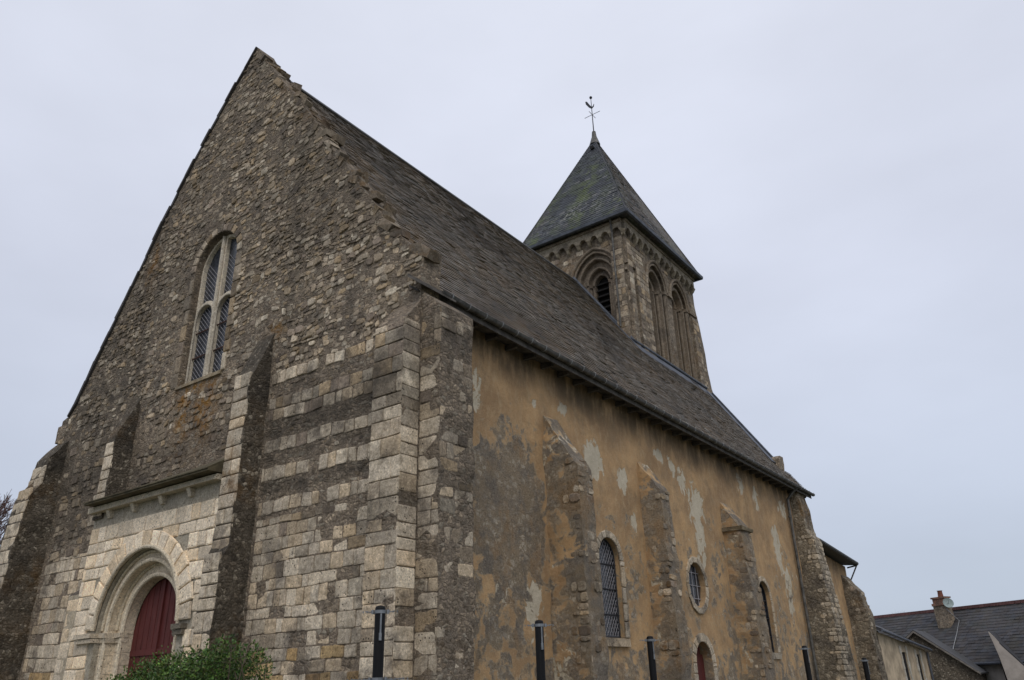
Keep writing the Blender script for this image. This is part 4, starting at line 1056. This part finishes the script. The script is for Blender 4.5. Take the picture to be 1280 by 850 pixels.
for i in range(n_):
    y0 = 20.95+i*5.05/n_; zz = 5.98-.36*i/n_
    b.hexa([(-.22, y0, zz-.02), (-.7, y0, zz+.03), (-.7, y0+.34, zz), (-.22, y0+.34, zz-.045), (-.22, y0, zz+.05), (-.7, y0, zz+.10), (-.7, y0+.34, zz+.07), (-.22, y0+.34, zz+.025)], (.06, .06, .055))
crf = b.build('choir_roof', M_slate, church, loc=(-.3, 21, 5.9))
b = MB(); b.tube([(-.28, 25.9, 5.58), (-.62, 25.85, 5.0)], .03, 6); b.tube([(-.66, 25.85, 5.5), (-.3, 25.9, 5.56)], .03, 6); sub0(b, 'eaves_brace', M_wood, crf)

# ================================================================== low building beyond the choir
an = thing('low_annex', 'low rendered annex with two narrow windows just beyond the last church buttress', 'building', (0, 30, -1.6))
A, B = Vector((-.12, 26.3, 0)), Vector((-.05, 34.8, 0)); U = (B-A).normalized(); Lw = (B-A).length; AF = fr(A, U, (0, 0, 1), (U.y, -U.x, 0))
b = MB(); wins = [[(3.45, .9), (4.3, .9), (4.3, 2.36), (3.45, 2.36)], [(6.3, .8), (7.1, .8), (7.1, 2.3), (6.3, 2.3)]]
panel(b, AF, [(0, -2.5), (Lw, -2.5), (Lw, 2.5), (0, 3.05)], wins, .4, .25, .02, 0, 0, reveal=.2)
panel(b, fr((A.x-.02, 26.25, 0), (-1, 0, 0), (0, 0, 1), (0, -1, 0)), [(0, -2.5), (2.8, -2.5), (2.8, 4.2), (0, 3.1)], [], .3, .4, .02, 0, 1)
M_plaster = mat_plain('old_plaster', (.40, .32, .22), .9, 0, .35, 1.6)
o = b.build('wall', [M_plaster, M_darkrub], an); o.location = -an.location
for i in range(2):
    wn_ = wins[i]; y0, z0 = wn_[0]; y1, z1 = wn_[2]
    for s_ in (0, 1):
        b = MB(); z = z0-.1; k_ = 0
        while z < z1: w_ = (.3 if k_ % 2 else .18); yy0 = (y0-w_ if s_ == 0 else y1); b.box(AF, yy0, yy0+w_, z, z+.3, -.02, .025, (.45, .42, .36), 0, .008); z += .3; k_ += 1
        o = b.build('window_quoins', M_clean, an); o.location = -an.location
for i in range(2):
    wn_ = wins[i]; c = MB(); c.box(AF, wn_[0][0]+.01, wn_[1][0]-.01, wn_[0][1]+.01, wn_[2][1]-.01, -.12, -.05); c.box(AF, (wn_[0][0]+wn_[1][0])/2-.03, (wn_[0][0]+wn_[1][0])/2+.03, wn_[0][1]+.01, wn_[2][1]-.01, -.05, -.03)
    o = c.build('window', M_void, an); o.location = -an.location
b = MB(); e0 = AF(-.25, 3.12, .22); e1 = AF(Lw+.15, 2.52, .22); r0 = Vector((-2.9, 26.1, 4.45)); r1 = Vector((-2.5, 36.3, 3.9)); dz = Vector((0, 0, .05))
b.hexa([e0-dz, e1-dz, r1-dz, r0-dz, e0+dz*.4, e1+dz*.4, r1+dz*.4, r0+dz*.4], (.06, .06, .065))
Vs = (r0-e0); Us = (e1-e0); Us = Us.normalized(); Vl = Vs-Us*Vs.dot(Us)
slates(b, e0+Vector((0, 0, .03)), Us, Vl, Vl.length-.05, lambda v: (v*.02, (e1-e0).length-.1), .2, (.25, .4), lambda p: (lambda k_: (.095*k_, .092*k_, .09*k_))(random.uniform(.7, 1.3)), .02)
o = b.build('roof', M_slate, an); o.location = -an.location
b = MB(); b.tube([e0+Vector((.03, 0, -.03)), e1+Vector((.03, 0, -.03))], .055, 8); pe = AF(Lw-.05, 2.4, .08); b.tube([pe, pe-Vector((0, 0, 4.5))], .045, 8); o = b.build('gutter', M_lead, an); o.location = -an.location

# ================================================================== stone barn gable
bn = thing('stone_barn', 'dark stone barn gable with sloping boarded verge below the long slate roof', 'barn', (0, 36.5, -1.7))
b = MB(); BF = fr((0, 36.5, 0), (1, 0, 0), (0, 0, 1), (0, -1, 0))
panel(b, BF, [(-2.97, -2.6), (1.69, -2.6), (1.69, 1.57), (-0.64, 3.37), (-2.97, 1.57)], [], .4, .3, .03)
panel(b, fr((1.69, 0, 0), (0, 1, 0), (0, 0, 1), (1, 0, 0)), [(36.51, -2.6), (39.4, -2.6), (39.4, 1.4), (36.51, 1.4)], [], .3, .5, .02)
o = b.build('wall', M_darkrub, bn); o.location = -bn.location
b = MB()
for xe, ze in ((1.84, 1.47), (-3.12, 1.47)):
    P_ = [Vector((-0.64, 36.3, 3.49)), Vector((xe, 36.3, ze)), Vector((xe, 39.4, ze)), Vector((-0.64, 39.4, 3.49))]; d = Vector((0, 0, .05))
    b.hexa([q-d for q in P_]+P_, (.06, .06, .062))
o = b.build('roof', M_slate, bn); o.location = -bn.location
b = MB()
for xe, ze in ((1.84, 1.43), (-3.12, 1.43)): b.hexa([Vector((-0.64, 36.25, 3.34)), Vector((xe, 36.25, ze-.06)), Vector((xe, 36.29, ze-.06)), Vector((-0.64, 36.29, 3.34)), Vector((-0.64, 36.25, 3.43)), Vector((xe, 36.25, ze+.03)), Vector((xe, 36.29, ze+.03)), Vector((-0.64, 36.29, 3.43))])
o = b.build('bargeboard', mat_plain('grey_board', (.17, .15, .13), .8), bn); o.location = -bn.location

# ================================================================== long slate-roofed house
hs = thing('slate_house', 'long house with dark slate roof, red ridge tiles and brick chimney behind the barn', 'house', (1, 42, -1.8))
HA = Vector((-6.5, 47.5, 4.72)); HU = Vector((8.14, -5, 0)).normalized(); HN = Vector((HU.y, -HU.x, 0)); HL = 19.0
HF = lambda s_, d_, z: HA+HU*s_+HN*d_+Vector((0, 0, z-4.72))
b = MB(); eave = 3.1
for sg in (1, -1): b.hexa([HF(0, 0, 4.66), HF(HL, 0, 4.66), HF(HL, sg*eave, 1.86), HF(0, sg*eave, 1.86), HF(0, 0, 4.72), HF(HL, 0, 4.72), HF(HL, sg*eave, 1.92), HF(0, sg*eave, 1.92)], (.06, .06, .065))
Vv = (HF(0, 0, 4.72)-HF(0, eave, 1.92)); slates(b, HF(0, eave, 1.94), HU, Vv, Vv.length-.02, lambda v: (0, HL), .22, (.28, .42), lambda p: (lambda k_: (.042*k_, .044*k_, .052*k_))(random.uniform(.65, 1.35)), .018)
hr = b.build('roof', M_slateb, hs, lambda v: (.1, .1, .25*max(0, N3(v, .5)))); hr.location = -hs.location
b = MB(); s_ = 0
while s_ < HL: b.hexa([HF(s_, -.14, 4.66), HF(s_+.33, -.14, 4.66), HF(s_+.33, .14, 4.66), HF(s_, .14, 4.66), HF(s_, -.05, 4.83), HF(s_+.34, -.05, 4.83), HF(s_+.34, .05, 4.83), HF(s_, .05, 4.83)], (lambda k_: (.085*k_, .04*k_, .038*k_))(random.uniform(.8, 1.2))); s_ += .35
M_tile = mat_block('terracotta', .6, .8, .4)
o = b.build('ridge_tiles', M_tile, hr)
b = MB()
for sg in (1, -1): panel(b, lambda a, z, d=0., sg=sg: HF(a, sg*(eave-.3)+sg*d, z), [(.2, -2.8), (HL-.2, -2.8), (HL-.2, 1.98), (.2, 1.98)], [], .3, 1, .01)
for s_ in (.2, HL-.2): b.add([HF(s_, -eave+.3, -2.8), HF(s_, eave-.3, -2.8), HF(s_, eave-.3, 1.9), HF(s_, 0, 4.6), HF(s_, -eave+.3, 1.9)], [(0, 1, 2, 3, 4)])
o = b.build('wall', mat_plain('pale_house_render', (.36, .33, .30), .9, 0, .25, 1.2), hs); o.location = -hs.location
b = MB(); b.tube([HF(0, eave+.05, 1.86), HF(HL, eave+.05, 1.86)], .07, 8); o = b.build('gutter', M_lead, hs); o.location = -hs.location
M_brick = NT('brick'); _b = M_brick.n('ShaderNodeTexBrick'); _b.inputs['Color1'].default_value = (.27, .10, .06, 1); _b.inputs['Color2'].default_value = (.17, .08, .055, 1); _b.inputs['Mortar'].default_value = (.25, .22, .18, 1); _b.inputs['Scale'].default_value = 4.5; _b.inputs['Mortar Size'].default_value = .03
_mp = M_brick.n('ShaderNodeMapping'); _mp.inputs['Rotation'].default_value = (pi/2, 0, 0); M_brick.L(M_brick.tc.outputs['Object'], _mp.inputs[0]); M_brick.L(_mp.outputs[0], _b.inputs['Vector'])
M_brick.color(lichen(M_brick, _b.outputs['Color'], (.06, .05, .04), .5, .66, .6, 2)); M_brick = M_brick.m
def chimney(s_, d_, w, dpt, z0, z1, pots, parent):
    b = MB(); F = lambda a, z, d=0.: HF(s_+a, d_+d, z)
    b.box(F, -w/2, w/2, z0, z1-.45, -dpt/2, dpt/2, (1, 1, 1), 0, .02); c = b.build('chimney', M_rub, parent); c.location = -hs.location
    b = MB(); b.box(F, -w/2-.05, w/2+.05, z1-.46, z1-.33, -dpt/2-.05, dpt/2+.05, (1, 1, 1), 0, .01); b.box(F, -w/2+.02, w/2-.02, z1-.33, z1-.08, -dpt/2+.02, dpt/2-.02, (1, 1, 1), 0, .015); b.box(F, -w/2-.04, w/2+.04, z1-.08, z1, -dpt/2-.04, dpt/2+.04, (1, 1, 1), 0, .01)
    b.build('brick_cap', M_brick, c)
    for k_ in pots: b = MB(); p = F(k_, z1); b.tube([p-Vector((0, 0, .02)), p+Vector((0, 0, .16)), p+Vector((0, 0, .30)), p+Vector((0, 0, .34))], [.15, .13, .12, .15], 12, (.17, .07, .05)); b.build('chimney_pot', M_tile, c)
    return c
ch = chimney(8.2, .9, .78, .5, 2.6, 5.35, (.05,), hs)
b = MB(); cx0 = HF(8.87, 1.2, 4.98); dn = (HN*.55+HU*.8+Vector((0, 0, .3))).normalized(); dx = dn.orthogonal().normalized(); dy = dn.cross(dx); K = 20; rg = []
for j, (r_, h_) in enumerate(((0, -.05), (.11, -.04), (.20, -.015), (.27, .025))): rg.append([cx0+(dx*cos(2*pi*k_/K)+dy*sin(2*pi*k_/K))*r_+dn*h_ for k_ in range(K)])
vs = [p for r_ in rg for p in r_]+[p-dn*.015 for p in rg[-1]]
b.add(vs, [(j*K+k_, j*K+(k_+1) % K, (j+1)*K+(k_+1) % K, (j+1)*K+k_) for j in range(4) for k_ in range(K)]); b.tube([cx0, HF(8.6, 1.0, 4.75)], .02, 6); b.tube([cx0, cx0+dn*.32-dy*.05], .012, 5)
b.build('satellite_dish', mat_plain('faded_green_dish', (.24, .29, .28), .6, 0, .2), ch)
b = MB(); b.tube([HF(8.6, 1.15, 4.7), HF(8.95, .8, 4.06), HF(9.2, 1.5, 3.42), HF(9.45, 2.3, 2.72), HF(9.65, 2.8, 2.28)], .018, 5); o = b.build('cable', M_bracket, hr)
chimney(13.6, .0, .6, .6, 4.3, 5.65, (0,), hs)

# ================================================================== rendered gable in front of the house, right edge
wg = thing('rendered_gable_outhouse', 'outhouse with pale rendered gable and steep curved shoulder at the right edge', 'outbuilding', (3.4, 37, -1.8))
b = MB(); GF = fr((0, 37, 0), (1, 0, 0), (0, 0, 1), (0, -1, 0))
panel(b, GF, [(2.86, -2.8), (7.5, -2.8), (7.5, -1.9), (4.6, .85), (3.95, 1.38), (3.55, 1.78), (3.2, 2.2), (2.92, 2.62), (2.70, 3.0), (2.53, 3.25), (2.50, 3.2), (2.58, 2.8), (2.68, 2.2), (2.74, 1.6), (2.80, .8)], [], .22, .3, .008)
o = b.build('wall', mat_plain('buff_render', (.36, .32, .285), .92, 0, .2, 1.5), wg); o.location = -wg.location
b = MB()
P_ = [(2.53, 3.25), (2.92, 2.62), (3.55, 1.78), (4.6, .85), (7.5, -1.9)]
for (x0, z0), (x1, z1) in zip(P_, P_[1:]): b.hexa([(x0, 37.0, z0-.06), (x1, 37.0, z1-.06), (x1, 39.6, z1-.06), (x0, 39.6, z0-.06), (x0, 37.0, z0+.03), (x1, 37.0, z1+.03), (x1, 39.6, z1+.03), (x0, 39.6, z0+.03)], (.05, .05, .055))
b.add([(2.6, 37.3, 3.1), (2.6, 39.6, 3.1), (2.85, 39.6, -2.6), (2.85, 37.3, -2.6)], [(0, 1, 2, 3)], (.05, .05, .05))
o = b.build('roof', M_slateb, wg); o.location = -wg.location

# ================================================================== black fence posts
posts = [((1.54, -2.40), 2.35, 'black post in front of the church corner, nearest and largest of the posts'),
         ((1.93, -.16), 2.28, 'black post in front of the first south buttress from the corner'),
         ((1.70, 3.14), 2.20, 'black post in front of the second south buttress, right of the lattice window'),
         ((2.23, 8.93), 2.14, 'black post beside the tall downpipe at the end of the nave wall'),
         ((2.89, 10.81), 1.90, 'farthest black post, small, in front of the last church buttress')]
def make_post(loc, h, label, spin):
    t = thing('fence_post', label, 'post', (loc[0], loc[1], 0), 'black posts standing along the south side of the church')
    b = MB(); b.tube([(0, 0, -.4), (0, 0, h-.03), (0, 0, h-.01), (0, 0, h)], [.052, .052, .046, .02], 16); b.build('post', M_black, t)
    for zz, ln in ((h-.06, .15), (h-.68, .26)):
        b = MB(); b.tube([(0, 0, zz-.016), (0, 0, zz+.016)], .059, 16)
        for s_ in (-1, 1):
            u = Vector((cos(spin), sin(spin), 0))*s_
            b.tube([Vector((0, 0, zz))+u*.05, Vector((0, 0, zz-.004))+u*ln*.6, Vector((0, 0, zz+.006))+u*ln], .005, 6)
            b.tube([Vector((0, 0, zz-.02))+u*.075, Vector((0, 0, zz+.02))+u*.075], .014, 6)
            for k_ in range(int(ln/.04)): p = Vector((0, 0, zz))+u*(.09+k_*.04); b.tube([p-Vector((0, 0, .010)), p+Vector((0, 0, .010))], .006, 5)
        b.build('clamp', M_steel, t)
        b = MB(); n3 = Vector((-sin(spin), cos(spin), 0)); n3 = -n3 if n3.y > 0 else n3; n3 = (n3+Vector((.5, 0, 0))).normalized()
        c = n3*.06; b.tube([c+Vector((0, 0, zz-.02)), c+Vector((0, 0, zz-.20))], .009, 6); b.tube([c+Vector((0, 0, zz-.20)), c+Vector((0, 0, zz-.27))], .014, 6); b.build('clamp_bolt', M_steel, t)
for i, (l_, h, lb) in enumerate(posts): make_post(l_, h, lb, radians(38+i*9))

# ================================================================== evergreen shrub by the portal
M_leaf = NT('shrub_leaf'); _a = M_leaf.attr('tint'); M_leaf.color(_a.outputs['Color']); M_leaf.b.inputs['Roughness'].default_value = .5; M_leaf.b.inputs['Specular IOR Level'].default_value = .4
M_leaf = M_leaf.m
M_bark = mat_plain('bark', (.10, .075, .055), .9, 0, .4, 12)
M_twig = mat_plain('winter_twigs', (.12, .07, .06), .9, 0, .3, 12)
sh = thing('evergreen_shrub', 'dark green bushy shrub growing in front of the church doorway buttress', 'shrub', (-2.1, -2.1, 0))
def topz(x): return 1.60+.35*min(1, (x+3.9)/1.3)+.22*math.exp(-((x+1.15)/.45)**2)+.07*math.exp(-((x+2.4)/.4)**2)-.9*max(0, (x+1.05)/.3)
b = MB(); st = MB()
cl = []
while len(cl) < 760:
    x = random.uniform(-3.05, -1.2); y = random.uniform(-2.75, -1.5); e_ = 1-((y+2.1)/.75)**2
    z = topz(x)*(.35+.65*random.random()**.45)*(.82+.18*e_)
    if x < -.62 and z > .3: cl.append((x, y, z))
for (x, y, z) in cl:
    k0 = random.uniform(.6, 1.6); rr = random.uniform(.09, .17)
    for _ in range(random.randint(26, 44)):
        d = Vector((random.gauss(0, 1), random.gauss(0, 1), random.gauss(0, 1))).normalized()*rr*random.uniform(.4, 1.1); p = Vector((x, y, z))+d
        u = (d.normalized()+Vector((random.uniform(-.6, .6), random.uniform(-.6, .6), random.uniform(-.2, .7)))).normalized(); s_ = u.orthogonal().normalized(); s_ = (Matrix.Rotation(random.uniform(0, 6.28), 3, u)@s_); l_ = random.uniform(.028, .052); w = l_*.27; n3 = u.cross(s_)*l_*.12
        k_ = k0*random.uniform(.6, 1.4); c = random.choice([(.042, .095, .013), (.03, .07, .011), (.075, .13, .02), (.07, .085, .02)])
        b.add([p, p+u*l_*.5+s_*w+n3, p+u*l_, p+u*l_*.5-s_*w+n3], [(0, 1, 2), (0, 2, 3)], tuple(q*k_ for q in c))
for i in range(26):
    x = random.uniform(-3.4, -.95); st.tube([(x*.6-.9, -2.1+random.uniform(-.2, .2), -.1), (x, random.uniform(-2.4, -1.8), .9), (x+random.uniform(-.2, .2), random.uniform(-2.5, -1.7), topz(x)*.97)], [.02, .012, .004], 5)
for i in range(22):                                                   # stray shoots over the top
    x = random.uniform(-2.9, -1.25); y = random.uniform(-2.5, -1.7); z = topz(x)*random.uniform(.88, .98); u = Vector((random.uniform(-.4, .4), random.uniform(-.3, .3), 1)).normalized(); l_ = random.uniform(.08, .22)
    st.tube([(x, y, z-.1), Vector((x, y, z))+u*l_], .003, 4)
    for k_ in range(int(l_/.02)):
        p = Vector((x, y, z))+u*(k_*.022); v = Vector((random.gauss(0, 1), random.gauss(0, 1), .4)).normalized(); s_ = v.orthogonal()*.012; c = (.06*random.uniform(.7, 1.4), .10*random.uniform(.7, 1.4), .02)
        b.add([p, p+v*.022+s_, p+v*.045, p+v*.022-s_], [(0, 1, 2), (0, 2, 3)], c)
o = b.build('foliage', M_leaf, sh); o.location = -sh.location
o = st.build('stems', M_bark, sh); o.location = -sh.location

# ================================================================== bare winter trees
def bare_tree(name, label, base, h, r0, seed, depth, spread, group=None, lean=0., tmin=.012):
    rnd = random.Random(seed); t = thing(name, label, 'tree', base, group); tr = MB(); tw = MB()
    def grow(p, d, l_, r_, k_):
        pts = [p]; rs = [r_]; q = p; dd_ = d
        for i in range(3):
            dd_ = (dd_+Vector((rnd.gauss(0, .10), rnd.gauss(0, .10), .07))).normalized(); q = q+dd_*l_/3; pts.append(q); rs.append(r_*(1-.13*(i+1)))
        (tr if k_ < 2 else tw).tube(pts, rs, 7 if k_ < 2 else (5 if k_ < 4 else 3), caps=False)
        if k_ >= depth: return
        for i in range(rnd.randint(2, 3) if k_ < depth-1 else 4):
            a = rnd.uniform(.3, .75)*spread; ax = dd_.orthogonal().normalized(); ax = Matrix.Rotation(rnd.uniform(0, 6.28), 3, dd_)@ax
            nd = Matrix.Rotation(a, 3, ax)@dd_; s_ = rnd.choice([2, 3, 3]) if k_ else 3
            grow(pts[s_], nd, l_*rnd.uniform(.62, .85), max(tmin, rs[s_]*rnd.uniform(.5, .72)), k_+1)
        grow(q, dd_, l_*.75, rs[-1]*.8, k_+1)
    grow(Vector((0, 0, -.5)), Vector((lean, 0, 1)).normalized(), h*.30, r0, 0)
    tr.build('trunk', M_bark, t); tw.build('crown', M_twig, t)
    return t
bare_tree('bare_tree', 'bare winter tree with reddish twigs, left of the church front', (-34.9, 8.5, -.1), 10.3, .28, 5, 7, .85, None, .10)
bare_tree('bare_tree', 'faint leafless tree rising behind the long slate roof, left of its chimney', (-6.0, 64, -1.8), 8.6, .13, 11, 5, .6, None, 0., .004)
